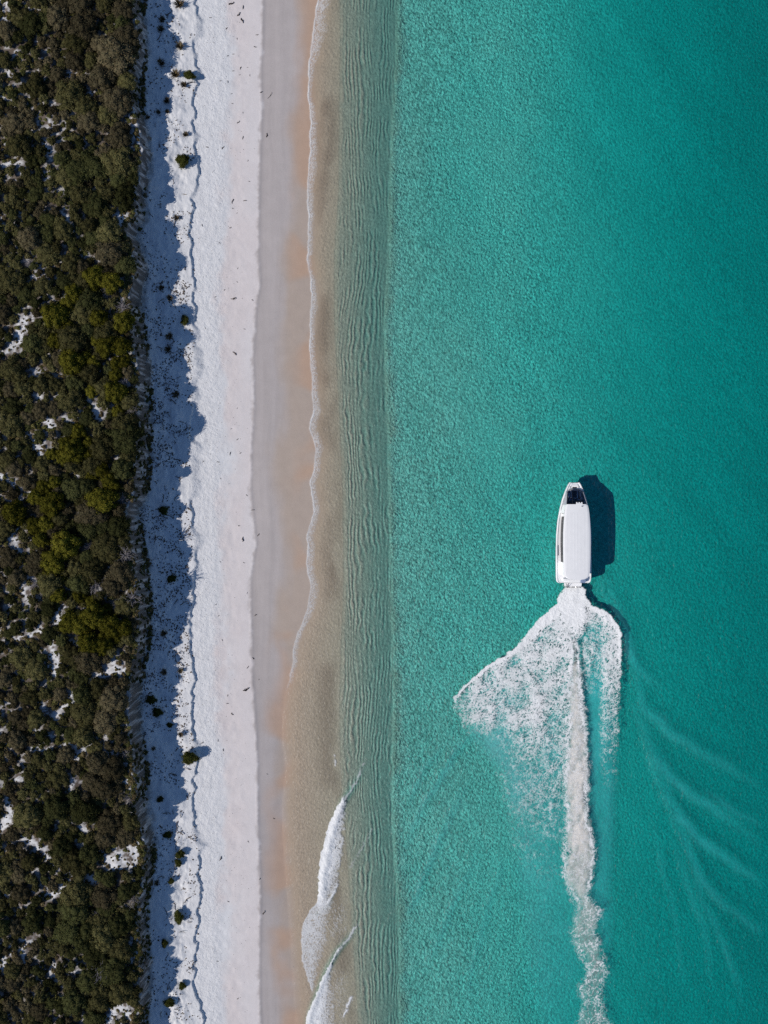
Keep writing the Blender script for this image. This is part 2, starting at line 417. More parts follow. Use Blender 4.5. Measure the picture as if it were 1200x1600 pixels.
def plain(name, col, rough=0.6, spec=0.4, nscale=None, namp=0.15, metallic=0.0, coat=0.0):
    m, nt, out = mat_new(name)
    b = nd(nt, 'ShaderNodeBsdfPrincipled')
    tc = nd(nt, 'ShaderNodeTexCoord').outputs['Object']
    nt.links.new(scale_col(nt, col, mrange(nt, noise(nt, tc, nscale or 3.0, 4), 0.3, 0.7, 1 - namp, 1 + namp)), b.inputs['Base Color'])
    b.inputs['Roughness'].default_value = rough; b.inputs['Specular IOR Level'].default_value = spec
    b.inputs['Metallic'].default_value = metallic; b.inputs['Coat Weight'].default_value = coat
    nt.links.new(b.outputs[0], out.inputs['Surface'])
    return m

M = dict(sand=sand_material(), water=water_material(),
         foam=cover_material('sea_foam', (0.93, 0.94, 0.95), bump=0.08),
         plume=cover_material('suspended_sand', (0.88, 0.84, 0.79)),
         olive=leaf_material('olive_leaves', (0.092, 0.086, 0.036)),
         dark=leaf_material('dark_green_leaves', (0.058, 0.062, 0.024)),
         brown=leaf_material('brown_heath_leaves', (0.098, 0.083, 0.048)),
         yellow=leaf_material('yellow_green_leaves', (0.112, 0.106, 0.016), 0.4, 0.2),
         dune_green=leaf_material('dune_shrub_leaves', (0.06, 0.066, 0.018), 0.2),
         tuft=leaf_material('dry_tuft_blades', (0.13, 0.10, 0.06), 0.25),
         dead=plain('grey_dead_wood', (0.26, 0.24, 0.25), 0.9, 0.1, 6.0, 0.3),
         bark=plain('brown_bark', (0.11, 0.085, 0.065), 0.9, 0.1, 8.0, 0.3),
         weed=plain('dry_seaweed', (0.035, 0.022, 0.018), 0.7, 0.3, 12.0, 0.4),
         gel=plain('white_gelcoat', (0.90, 0.90, 0.91), 0.35, 0.5, 1.5, 0.025),
         gelgrey=plain('grey_gelcoat', (0.42, 0.43, 0.47), 0.4, 0.5, 2.0, 0.04),
         rubber=plain('black_rubber', (0.012, 0.014, 0.018), 0.6, 0.3),
         navy=plain('navy_floor', (0.012, 0.022, 0.05), 0.6, 0.3),
         bluegrey=plain('blue_grey_cover', (0.22, 0.28, 0.42), 0.7, 0.2),
         seat=plain('grey_seat_vinyl', (0.85, 0.86, 0.88), 0.5, 0.3),
         steel=plain('stainless_steel', (0.55, 0.56, 0.58), 0.25, 0.5, metallic=1.0))

def glass_material():
    m, nt, out = mat_new('tinted_glass')
    t = nd(nt, 'ShaderNodeBsdfTransparent'); t.inputs['Color'].default_value = (0.88, 0.92, 0.97, 1)
    g = nd(nt, 'ShaderNodeBsdfGlossy'); g.inputs['Roughness'].default_value = 0.05
    fr = nd(nt, 'ShaderNodeFresnel'); fr.inputs['IOR'].default_value = 1.45
    mx = nd(nt, 'ShaderNodeMixShader'); nt.links.new(fr.outputs[0], mx.inputs[0]); nt.links.new(t.outputs[0], mx.inputs[1]); nt.links.new(g.outputs[0], mx.inputs[2])
    nt.links.new(mx.outputs[0], out.inputs['Surface'])
    return m
M['glass'] = glass_material()
M['window'] = plain('dark_side_window', (0.010, 0.011, 0.014), 0.3, 0.25)

# ------------------------------------------------------------------ the land: one height field, split into dune, beach and seabed
def axis(parts, out_lo, out_hi):
    a = []
    for lo, hi, st in parts: a.append(np.arange(lo, hi - 1e-6, st))
    a = np.concatenate(a + [[parts[-1][1]]])
    lo = a[0] - np.cumsum(0.6 * 1.35 ** np.arange(18)); hi = a[-1] + np.cumsum(0.6 * 1.35 ** np.arange(18))
    return np.concatenate([lo[::-1], a, hi])

gx = axis([(-62, -39, 0.3), (-39, -27.5, 0.1), (-27.5, -8.5, 0.2), (-8.5, 3, 0.1), (3, 62, 0.5)], 0, 0)
gy = axis([(-82, 82, 0.19)], 0, 0)
X, Y = np.meshgrid(gx, gy)
Z = ground(X, Y)
kk = 10 * H / (H - Z)
U, V = 600 + X * kk, 800 - Y * kk

def mix(c, t, col):
    return c + (np.asarray(col) - c) * t[..., None]

alb = np.empty(X.shape + (3,)); alb[:] = (0.76, 0.763, 0.785)          # dry white sand
nz = fbm(X * 0.3, Y * 0.12, 101, 4)
nb = fbm(X * 0.08, Y * 0.05, 103, 3)
edge = (fbm(X * 0.6, Y * 0.6, 105, 3) - 0.5) * 1.0
alb = mix(alb, ss(-1.2, 1.2, X - x_pink(Y) + edge * 2.0 + (nz - .5) * 5) * (0.7 + 0.5 * (nz - 0.5)), (0.75, 0.675, 0.665))  # faintly pink
xb_w = X - x_berm(Y) + edge * 0.9 + (fbm(X * 2.5, Y * 2.5, 106, 3) - 0.5) * 0.5
alb = mix(alb, ss(-0.3, 0.35, xb_w), (0.51, 0.462, 0.45))                        # damp grey sand
wetm = ss(-0.3, 0.35, xb_w)
swl = fbm(X * 1.7 + fbm(X * .2, Y * .1, 121, 2) * 3, Y * 0.05, 119, 4) - 0.5
alb = alb * (1 + wetm * swl * 0.16 + wetm * (nb - 0.5) * 0.18)[..., None]
alb = mix(alb, ss(-1.6, 1.6, X - x_tan(Y) + (nz - 0.5) * 4.0) * ss(0, 1, xb_w) * 0.9, (0.49, 0.40, 0.335))   # soaked tan sand
orange = ss(0.42, 0.58, fbm(X * 0.10, Y * 0.13, 107, 3)) * ss(-4.2, -0.3, X - x_swash(Y) + (nz - .5) * 3) * ss(3.8, 0.5, X - x_swash(Y))
alb = mix(alb, orange * 0.8, (0.55, 0.375, 0.27))
under = ss(-0.3, 1.5, X - x_swash(Y))
alb = mix(alb, under * 0.85, (0.42, 0.325, 0.24))
brownp = ss(0.42, 0.62, fbm(X * 0.22, Y * 0.10, 109, 3)) * np.exp(-((X - x_trough(Y) + 1.8) / 1.7) ** 2)
alb = mix(alb, brownp * 0.75, (0.27, 0.195, 0.145))
barm = ss(-0.4, 0.9, X - x_trough(Y) + edge * 0.6)
alb = mix(alb, barm, (0.325, 0.295, 0.235))
alb = mix(alb, ss(1.5, 7.5, X - x_trough(Y)) * ss(0.5, -0.5, X - x_drop(Y)), (0.27, 0.265, 0.22))
alb = mix(alb, ss(-0.5, 1.6, X - x_drop(Y) - (fbm(X * 0.25, Y * 0.3, 71, 5, 0.6) - 0.5) * 2.4), (0.52, 0.475, 0.40))
alb = mix(alb, ss(3, 22, X), (0.61, 0.535, 0.45))
xr, yr = X * 0.82 + Y * 0.57, -X * 0.57 + Y * 0.82
deepm = ss(1, 5, X - x_drop(Y))
alb = alb * (1 + deepm * ((fbm(xr * 0.22, yr * 0.035, 131, 4) - 0.5) * 0.20 + (fbm(X * 0.05, Y * 0.05, 133, 3) - 0.5) * 0.14))[..., None]  # light and dark swell streaks painted into the seabed colour, plus broad mottling
# heath floor: grey-brown leaf litter, white only in the open gaps
heath = ss(0.15, -0.35, X - x_top(Y))
m = (X < x_top(Y) + 1.5) & (X > -75) & (abs(Y) < 90)
g = np.zeros(X.shape); g[m] = gap_value(U[m], V[m])
litter = np.empty(X.shape + (3,)); litter[:] = (0.13, 0.105, 0.088)
g = g * (0.62 + 0.38 * ss(0.36, 0.5, fbm(X * 2.6, Y * 2.6, 115, 3)))
lt = heath * (1 - g) * (0.55 + 0.45 * ss(0.35, 0.55, fbm(X * 1.7, Y * 1.7, 113, 3)))
alb = alb * (1 - lt[..., None]) + litter * lt[..., None]
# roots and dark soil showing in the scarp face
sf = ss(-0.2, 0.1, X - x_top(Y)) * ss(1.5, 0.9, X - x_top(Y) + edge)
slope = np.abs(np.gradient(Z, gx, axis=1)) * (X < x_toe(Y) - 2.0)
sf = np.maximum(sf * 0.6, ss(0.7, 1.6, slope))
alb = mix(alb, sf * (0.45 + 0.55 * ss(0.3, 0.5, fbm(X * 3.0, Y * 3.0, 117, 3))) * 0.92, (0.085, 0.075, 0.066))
rough = np.full(X.shape, 0.55)
rough = rough + (1.1 - rough) * ss(-1.0, 0.3, X - x_toe(Y)) * ss(0.5, -1.5, X - x_pink(Y))
rough = rough * (1 - ss(-2, 1.5, X - x_pink(Y))) + 0.16 * ss(-2, 1.5, X - x_pink(Y))
rough = rough * (1 - wetm) + 0.08 * wetm
patch = 0.65 + 0.7 * fbm(xr * 0.10, yr * 0.04, 137, 3)
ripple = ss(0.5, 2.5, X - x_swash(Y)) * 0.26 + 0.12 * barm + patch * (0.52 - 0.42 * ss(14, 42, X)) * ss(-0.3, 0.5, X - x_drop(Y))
albv = np.concatenate([alb, np.ones(X.shape + (1,))], -1).reshape(-1, 4)
V3 = np.stack([X, Y, Z], -1).reshape(-1, 3)
F = grid_faces(len(gx), len(gy))
fc = V3[F[:, 0]]
cls = np.where(fc[:, 0] < x_toe(fc[:, 1]) + 0.3, 0, np.where(fc[:, 0] < x_swash(fc[:, 1]), 1, 2))
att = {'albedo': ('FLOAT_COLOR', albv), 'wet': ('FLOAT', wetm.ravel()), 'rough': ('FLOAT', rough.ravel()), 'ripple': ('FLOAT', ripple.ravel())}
for c, nm, lab in ((0, 'dune', 'pale sand dune with a steep eroded scarp behind the beach'),
                   (1, 'beach', 'smooth white beach, dry above and grey and damp towards the sea'),
                   (2, 'seabed', 'sandy seabed with ripple marks under the clear water')):
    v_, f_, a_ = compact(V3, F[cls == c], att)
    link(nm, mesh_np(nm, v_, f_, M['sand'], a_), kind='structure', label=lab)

# ------------------------------------------------------------------ the sea: a closed body of clear water
wx = axis([(-18, 62, 0.22)], 0, 0); wx = wx[wx > -40]
wy = axis([(-82, 82, 0.22)], 0, 0)
XW, YW = np.meshgrid(wx, wy)
ZW = water(XW, YW)
vt = np.stack([XW, YW, ZW], -1).reshape(-1, 3)
nx, ny = len(wx), len(wy)
ft = grid_faces(nx, ny)
rim = np.concatenate([np.arange(nx), np.arange(1, ny) * nx + nx - 1, (ny - 1) * nx + np.arange(nx - 2, -1, -1), np.arange(ny - 2, 0, -1) * nx])
vb = vt[rim].copy(); vb[:, 2] = -16.0
o0 = len(vt); nr = len(rim)
nxt = np.roll(np.arange(nr), -1)
fs = np.stack([rim, o0 + np.arange(nr), o0 + nxt, rim[nxt]], -1)
cen = np.array([[vt[:, 0].mean(), 0, -16.0]])
fb = np.stack([o0 + np.arange(nr), np.full(nr, o0 + nr), np.full(nr, o0 + nr), o0 + nxt], -1)
me = bpy.data.meshes.new('sea')
allv = np.concatenate([vt, vb, cen])
quads = np.concatenate([ft, fs]); tris = fb[:, [0, 1, 3]]
me.vertices.add(len(allv)); me.vertices.foreach_set('co', allv.astype(np.float32).ravel())
me.loops.add(quads.size + tris.size)
me.loops.foreach_set('vertex_index', np.concatenate([quads.ravel(), tris.ravel()]).astype(np.int32))
me.polygons.add(len(quads) + len(tris))
me.polygons.foreach_set('loop_start', np.concatenate([np.arange(0, quads.size, 4), quads.size + np.arange(0, tris.size, 3)]).astype(np.int32))
sm = np.ones(len(quads) + len(tris), bool); sm[len(ft):] = False
me.polygons.foreach_set('use_smooth', sm)
me.update(calc_edges=True); me.materials.append(M['water'])
link('sea', me, kind='structure', label='clear turquoise sea shading from shallow green to deep teal')

# ------------------------------------------------------------------ foam and stirred sand
def lace(x, y, s, seed):
    wx_ = (fbm(x * s * 1.1, y * s * 1.1, seed + 1, 3) - 0.5) * 2.6
    wy_ = (fbm(x * s * 1.1, y * s * 1.1, seed + 2, 3) - 0.5) * 2.6
    f1, f2 = worley(x * s + wx_, y * s + wy_, seed)
    return 1 - np.clip((f2 - f1) / 0.55, 0, 1)

def cover_sheet(name, u0, u1, v0, v1, step, fn, mat, lift, **props):
    us = np.arange(u0, u1 + 1e-6, step * 10); vs = np.arange(v0, v1 + 1e-6, step * 10)
    Us, Vs = np.meshgrid(us, vs)
    x = (Us - 600) * 0.1; y = (800 - Vs) * 0.1
    c = np.clip(fn(Us, Vs, x, y), 0, 1)
    base = np.maximum(water(x, y), ground(x, y))
    z = base + lift(c, x, y)
    vv = np.stack([x, y, z], -1).reshape(-1, 3)
    f = grid_faces(len(us), len(vs))[:, ::-1]
    f = f[c.ravel()[f].max(1) > 0.02]
    v_, f_, a_ = compact(vv, f, {'cover': ('FLOAT', c.ravel())})
    return link(name, mesh_np(name, v_, f_, mat, a_), kind='stuff', **props)

def iv(tab):
    ks = sorted(tab); return lambda v: np.interp(v, ks, [tab[k] for k in ks])

FRONT = [(880, 915), (878, 924), (871, 943), (855, 956), (839, 972), (823, 992), (810, 1008), (786, 1025), (762, 1040), (743, 1056), (725, 1073), (711, 1089), (703, 1105)]
RFRONT = [(912, 918), (917, 935), (924, 946), (940, 952), (955, 963), (966, 980), (971, 1000), (970, 1030), (969, 1060), (970, 1090), (968, 1120)]
u_left = iv({915: 880, 924: 878, 943: 871, 956: 855, 972: 839, 992: 823, 1008: 810, 1025: 786, 1040: 762, 1056: 743, 1073: 725, 1089: 711, 1105: 706, 1120: 716, 1140: 722, 1160: 735, 1200: 770, 1280: 790, 1600: 830})
u_right = iv({915: 912, 935: 917, 946: 924, 952: 940, 963: 955, 980: 966, 1000: 971, 1030: 970, 1120: 968, 1160: 966, 1600: 960})
pl_l = iv({985: 893, 1010: 889, 1050: 889, 1100: 888, 1150: 886, 1200: 883, 1243: 883, 1285: 887, 1310: 883, 1335: 882, 1370: 881, 1390: 889, 1400: 896, 1420: 903, 1440: 899, 1455: 891, 1475: 898, 1500: 911, 1520: 919, 1545: 903, 1570: 914, 1600: 903, 1640: 905})
pl_r = iv({985: 900, 1010: 906, 1050: 909, 1100: 912, 1150: 917, 1200: 922, 1243: 919, 1285: 920, 1310: 928, 1335: 932, 1370: 927, 1390: 921, 1400: 919, 1420: 939, 1440: 936, 1455: 929, 1475: 936, 1500: 944, 1520: 949, 1545: 937, 1570: 940, 1600: 952, 1640: 950})

def wake_cover(u, v, x, y):
    uw = u + (fbm(u / 9, v / 9, 201, 3) - 0.5) * 7; vw = v + (fbm(u / 9, v / 9, 205, 3) - 0.5) * 7
    d, t = pdist(uw, vw, FRONT)
    inside = ss(-3, 3, uw - u_left(vw)) * ss(3, -3, uw - u_right(vw)) * ss(914, 920, v)
    w = np.interp(t, [0, 0.35, 0.6, 0.8, 1], [24, 17, 7, 5, 3.5])
    c = 1.05 * np.exp(-(d / w) ** 2) * (1 - 0.5 * ss(0.55, 1.0, t)) * (0.8 + 0.4 * fbm(u / 12, v / 12, 202, 3))
    lc = np.interp(v, [915, 990, 1030, 1100, 1140, 1165, 1195, 1240, 1310, 1430], [.66, .45, .38, .38, .35, .28, .22, .17, .10, 0.0])
    lc = lc * (0.35 + 1.25 * (fbm(u / 20, v / 20, 207, 4)))
    lc = lc * ss(2, -6, u - pl_l(v) - 6) 
    lc = lc + 0.13 * np.exp(-((u - 832) / 9) ** 2) * ss(1050, 1070, v) * ss(1160, 1120, v)
    lc = lc * (0.72 + 0.28 * ss(700, 790, u)) * (1 - ss(1120, 1165, v) * ss(850, 735, u))
    c = np.maximum(c, lc)
    # wash straight behind the transom
    c = np.maximum(c, 0.98 * np.exp(-((u - 896) / np.interp(v, [915, 960, 1010], [22, 26, 10])) ** 4) * ss(1030, 950, v))
    # right hand lobe
    d2, t2 = pdist(uw, vw, RFRONT)
    c2 = 1.0 * np.exp(-(d2 / np.interp(t2, [0, .5, .75, 1], [10, 10, 7, 5])) ** 2) * np.interp(v, [985, 1050, 1120, 1160], [1, .5, .25, 0])
    c2 = np.maximum(c2, np.interp(v, [940, 990, 1060, 1100, 1150, 1260], [.62, .46, .38, .28, .18, 0.0]) * ss(930, 944, u) * ss(976, 968, u))
    c2 = np.maximum(c2, 0.42 * ss(905, 912, u) * ss(960, 940, u) * ss(945, 955, v) * ss(1000, 965, v))
    c = np.where((u > 908), np.maximum(c * ss(925, 908, u), c2), c)
    c = np.maximum(c, 0.30 * ss(905, 914, u) * ss(950, 934, u) * ss(960, 985, v) * ss(1120, 1020, v) * (0.3 + 1.2 * fbm(u / 9, v / 22, 215, 3)))
    # frayed edges of the sand plume
    pe = np.minimum(abs(u - pl_l(v)), abs(u - pl_r(v)))
    pe = np.minimum(abs(uw - 2 - pl_l(v)) , abs(uw + 4 - pl_r(v)) * 1.25)
    ce = np.exp(-(pe / (2.5 + 8 * fbm(u / 14, v / 14, 209, 3))) ** 2) * np.interp(v, [985, 1010, 1330, 1400, 1500, 1600], [0, .46, .42, .34, .32, .29]) * (0.45 + 1.0 * fbm(u / 11, v / 15, 213, 3))
    ins = ss(-4, 4, u - pl_l(v)) * ss(-4, 4, pl_r(v) - u) * np.interp(v, [985, 1020, 1370, 1410, 1600], [0, .26, .24, .12, .10])
    c = c * np.maximum(inside, ss(20, 4, pe))
    c = np.maximum(c, np.maximum(ce, ins) * ss(985, 1005, v))
    L = np.maximum(lace(x, y, 1.15, 211), 0.95 * lace(x, y, 2.3, 223))
    L = 0.70 * L + 0.42 * fbm(x * 2.0, y * 2.0, 231, 4, 0.6)
    a = ss(1.0 - c - 0.12, 1.0 - c + 0.14, L) * np.clip(0.5 + 0.8 * c, 0, 1) * ss(0.02, 0.10, c)
    a = a * np.where(v < 1140, 0.84 + 0.32 * fbm((u - 897) / (3 + 0.09 * np.maximum(v - 915, 0)), v / 26, 243, 3), 1)
    # towards the tail only thin bent filaments are left
    T = ss(1375, 1425, v)
    fl1 = np.maximum(ss(0.030, 0.006, abs(fbm(x * 0.75 + 5, y * 0.75, 233, 4, 0.55) - 0.5)), 0.8 * ss(0.026, 0.006, abs(fbm(x * 0.9, y * 0.6 + 9, 237, 4, 0.55) - 0.48)))
    zone = ss(-9, 5, u - pl_l(v)) * ss(-9, 5, pl_r(v) - u)
    a = a * (1 - 0.72 * T) + T * 0.8 * zone * fl1
    low = ss(1130, 1180, v) * ss(1330, 1240, v) * ss(790, 830, u) * ss(892, 880, u)
    a = np.maximum(a, 0.5 * low * fl1)
    haze = 0.12 * np.clip(c - 0.3, 0, 1)                 # bubbles just under the surface between the foam lines
    return np.maximum(a, haze) * ss(1640, 1600, v)

cover_sheet('wake_foam', 695, 985, 913, 1640, 0.09, wake_cover, M['foam'],
            lambda c, x, y: 0.02 + 0.06 * c * fbm(x * 1.4, y * 1.4, 241, 2),
            label='white lacy foam spreading in a fork behind the boat', category='foam')

def plume_cover(u, v, x, y):
    wob = (fbm(u / 12, v / 12, 251, 4, 0.6) - 0.5) * 20
    c = ss(-1, 11, u + wob - pl_l(v)) * ss(-1, 12, pl_r(v) - u + wob * 0.8)
    op = np.interp(v, [975, 1010, 1080, 1300, 1370, 1420, 1500, 1560, 1640], [0, .35, .76, .80, .62, .34, .20, .12, .06])
    st = fbm((u + v * 0.25) / 7, v / 16, 257, 4, 0.6)
    return c * np.clip(op * (0.35 + 1.25 * st), 0, 0.93)

cover_sheet('stirred_sand_plume', 865, 965, 975, 1640, 0.15, plume_cover, M['plume'], lambda c, x, y: 0.012 + 0 * c,
            label='beige trail of stirred up sand along the middle of the wake', category='sand plume')

def bubble_swell_cover(u, v, x, y):
    c = np.zeros(u.shape)
    for i, (pts, h, hw) in enumerate(WAKE_RIDGES):
        us = [p[0] for p in pts]; vs = [p[1] for p in pts]
        mm = (u > min(us) - 30) & (u < max(us) + 30) & (v > min(vs) - 30) & (v < max(vs) + 30)
        if not mm.any(): continue
        d, t = pdist(u[mm] + (fbm(u[mm] / 30, v[mm] / 30, 259, 2) - .5) * 14, v[mm], [(p[0] + 3, p[1] - 2) for p in pts])
        nn = fbm(u[mm] / 22, v[mm] / 22, 261 + i, 4, 0.6)
        c[mm] = np.maximum(c[mm], np.exp(-(d / (hw * 10)) ** 2) * h * 1.75 * np.sin(np.pi * np.clip(0.06 + t * 0.94, 0, 1)) * (0.35 + 0.9 * nn))  # pale bands along the ridges paint the swells' light into the bubble sheet
    fan = ss(-6, 30, u - u_left(v)) * ss(6, -18, u - u_right(v)) * ss(935, 960, v) * np.interp(v, [940, 1000, 1150, 1300, 1450, 1640], [.6, .5, .42, .30, .2, .08]) * (0.4 + 1.1 * fbm(u / 26, v / 34, 269, 4, 0.6))
    return np.maximum(c, fan) * ss(1640, 1595, v)
cover_sheet('wake_bubbles_swell_light', 610, 1230, 820, 1640, 0.3, bubble_swell_cover, M['foam'], lambda c, x, y: np.maximum(-0.7, (ground(x, y) - water(x, y)) * 0.65),
            label='pale turquoise bubble clouds and painted swell light under the surface around the wake', category='bubbles')

us_px = lambda v: 600 + 10 * x_swash((800 - v) * 0.1)
def swash_cover(u, v, x, y):
    du = u - us_px(v) - (fbm(u * 0 + 2, v / 14, 271, 3) - 0.5) * 4.0
    on = ss(1085, 1050, v)
    lw = 0.9 + 0.9 * fbm(u * 0 + 7, v / 18, 273, 2)
    c = 0.95 * np.exp(-((du - 1) / lw) ** 2) * (0.3 + 0.75 * fbm(u * 0 + 9, v / 25, 275, 3)) * on
    wid = np.interp(v, [0, 60, 100, 140, 250, 330, 430, 560, 700, 760, 880, 950, 1000, 1085], [26, 24, 14, 5, 13, 10, 8, 9, 12, 7, 13, 12, 8, 4]) * (0.6 + 0.8 * fbm(u * 0 + 3, v / 30, 277, 2))
    dens = 0.36 * ss(-1, 2, du) * ss(wid + 3, wid * 0.35, du) * on
    L = 0.8 * np.maximum(lace(x, y, 1.6, 281), lace(x, y, 2.9, 283)) + 0.25 * fbm(x * 3, y * 3, 285, 3)
    a = ss(1 - dens - 0.2, 1 - dens + 0.25, L) * 0.52 * ss(0.02, 0.12, dens)
    return np.maximum(np.maximum(c, a), dens * 0.22)
cover_sheet('swash_foam', 425, 530, -20, 1090, 0.09, swash_cover, M['foam'], lambda c, x, y: 0.012 + 0.05 * c,
            label='thin white foam line where the swash meets the wet sand', category='foam')

def breaker(name, label, v0, v1, L, Rr, dens, lead, upm, seed):
    fl, fr_ = iv(L), iv(Rr)
    def fn(u, v, x, y):
        wob = (fbm(u / 5, v / 5, seed, 3) - 0.5) * 5
        a, b = fl(v), fr_(v)
        t = (u + wob - a) / np.maximum(b - a, 1)
        ins = ss(-0.9, 0.9, u + wob - a) * ss(2.5, -4, u - b + wob * 2.5) * ss(v0 - 2, v0 + 4, v) * ss(v1 + 3, v1 - 4, v)
        dd = dens(t, v)
        Lc = 0.8 * np.maximum(lace(x, y, 1.5, seed + 3), lace(x, y, 2.8, seed + 5)) + 0.28 * fbm(x * 2.6, y * 2.6, seed + 7, 3)
        f = ss(1 - dd - 0.2, 1 - dd + 0.22, Lc) * np.clip(0.35 + dd * 0.75, 0, 1)
        f = np.maximum(f, dd * 0.36)
        edge_l = lead * np.exp(-((u + wob * 0.6 - a - 1.5) / 1.8) ** 2)
        return np.maximum(f, edge_l) * ins
    us = list(L.values()) + list(Rr.values())
    return cover_sheet(name, min(us) - 12, max(us) + 12, v0 - 6, v1 + 6, 0.08, fn, M['foam'],
                       lambda c, x, y: 0.02 + 0.5 * upm * c * fbm(x * 1.6, y * 1.6, seed + 9, 3), label=label, category='foam')

breaker('breaker_foam', 'thick white foam of the small breaking wave, uppermost of three', 1243, 1418,
        {1243: 537, 1260: 526, 1290: 513, 1340: 500, 1390: 497, 1418: 496}, {1243: 540, 1260: 539, 1300: 536, 1350: 532, 1380: 528, 1418: 513},
        lambda t, v: np.clip(1.1 - 0.62 * ss(0.15, 1.0, t) - 0.25 * ss(1330, 1410, v), 0, 1), 1.0, 0.30, 301)
breaker('spent_wave_foam', 'spent lace of foam sliding up the wet sand between the two breaking waves', 1408, 1550,
        {1408: 499, 1420: 486, 1435: 477, 1455: 471, 1470: 470, 1500: 472, 1530: 480, 1550: 488}, {1408: 519, 1430: 512, 1460: 509, 1490: 504, 1520: 495, 1550: 490},
        lambda t, v: np.clip(0.55 - 0.28 * ss(0.4, 1.1, t) - 0.12 * ss(1450, 1540, v), 0, 1), 0.75, 0.05, 321)
breaker('breaker_foam', 'white foam of the breaking wave at the bottom edge of the picture', 1478, 1625,
        {1478: 530, 1485: 526, 1500: 518, 1520: 507, 1550: 495, 1580: 482, 1600: 477, 1625: 472}, {1478: 532, 1485: 530, 1500: 522, 1530: 517, 1560: 520, 1600: 523, 1625: 524},
        lambda t, v: np.clip(1.1 - 0.85 * ss(0.1, 0.95, t), 0, 1), 1.0, 0.20, 341)

def crest_cover(u, v, x, y):
    c = np.zeros(u.shape)
    for pts, wd, op in (([(568, 1192), (556, 1222), (539, 1248)], 1.6, .5), ([(527, 1382), (514, 1408), (498, 1420)], 2.2, .9), ([(556, 1446), (545, 1465), (530, 1483)], 1.8, .65),
                        ([(549, 1558), (542, 1575), (535, 1590)], 2.0, 1.0), ([(523, 1180), (524, 1196)], 1.2, .7), ([(581, 1296), (573, 1312), (560, 1335), (548, 1355)], 1.6, .25)):
        d, t = pdist(u + (fbm(u / 4, v / 4, 361, 2) - .5) * 5, v, pts)
        c = np.maximum(c, op * np.exp(-(d / wd) ** 2) * ss(0.3, 0.6, fbm(u / 5, v / 5, 363, 2) + 0.12))
    # loose foam threads trailing behind the breakers
    thr = lace(x * 2.2 + y * 0.9, y * 0.55, 1.0, 371)
    z1 = ss(500, 512, u) * ss(548, 530, u) * ss(1395, 1425, v) * ss(1480, 1445, v) + 0.8 * ss(516, 522, u) * ss(548, 530, u) * ss(1510, 1530, v) * ss(1620, 1580, v)
    return np.maximum(c, 0.45 * z1 * ss(0.72, 0.95, thr))
cover_sheet('crest_foam_threads', 490, 600, 1175, 1620, 0.09, crest_cover, M['foam'], lambda c, x, y: 0.015 + 0.02 * c,
            label='thin foam threads along the wave crests near the bottom', category='foam')

# ------------------------------------------------------------------ shrub, twig and weed meshes
class MB:
    """collects quads and triangles with a tint for each vertex"""
    def __init__(s): s.v = []; s.f = []; s.t = []; s.n = 0
    def add(s, v, f, t):
        s.v.append(np.asarray(v, float)); s.f.append(np.asarray(f, int) + s.n); s.t.append(np.asarray(t, float)); s.n += len(v)
    def arrays(s): return np.concatenate(s.v), np.concatenate(s.f), np.concatenate(s.t)
    def mesh(s, name, mat, smooth=False):
        v, f, t = s.arrays()
        return mesh_np(name, v, f, mat, {'tint': ('FLOAT_COLOR', np.concatenate([t, np.ones((len(t), 1))], 1))}, smooth)

def leaves(mb, rng, centers, radii, n, size, up=0.25, jit=0.55, hue=0.12, val=0.35, squash=0.8):
    w = radii ** 2; pick = rng.choice(len(centers), n, p=w / w.sum())
    d = rng.normal(size=(n, 3)); d[:, 2] = np.abs(d[:, 2]) * 1.0 - 0.25 * rng.random(n); d /= np.linalg.norm(d, axis=1)[:, None]
    p = centers[pick] + d * (radii[pick] * rng.uniform(0.82, 1.10, n))[:, None] * np.array([1, 1, squash])
    nrm = d + rng.normal(size=(n, 3)) * jit + np.array([0, 0, up]); nrm /= np.linalg.norm(nrm, axis=1)[:, None]
    a = np.cross(nrm, rng.normal(size=(n, 3))); a /= np.linalg.norm(a, axis=1)[:, None]
    b = np.cross(nrm, a)
    s = size * rng.uniform(0.6, 1.35, n)[:, None]
    q = np.stack([p - a * s, p + b * s * 0.55, p + a * s, p - b * s * 0.55], 1).reshape(-1, 3)
    lob = 1 + (rng.random(len(centers)) - 0.5) * 0.5
    k = lob[pick] * (1 + (rng.random(n) - 0.5) * 2 * val)
    c = np.stack([k * (1 + (rng.random(n) - 0.5) * 2 * hue), k, k * (1 + (rng.random(n) - 0.5) * hue)], 1)
    mb.add(q, np.arange(4 * n).reshape(-1, 4), np.repeat(c, 4, 0))

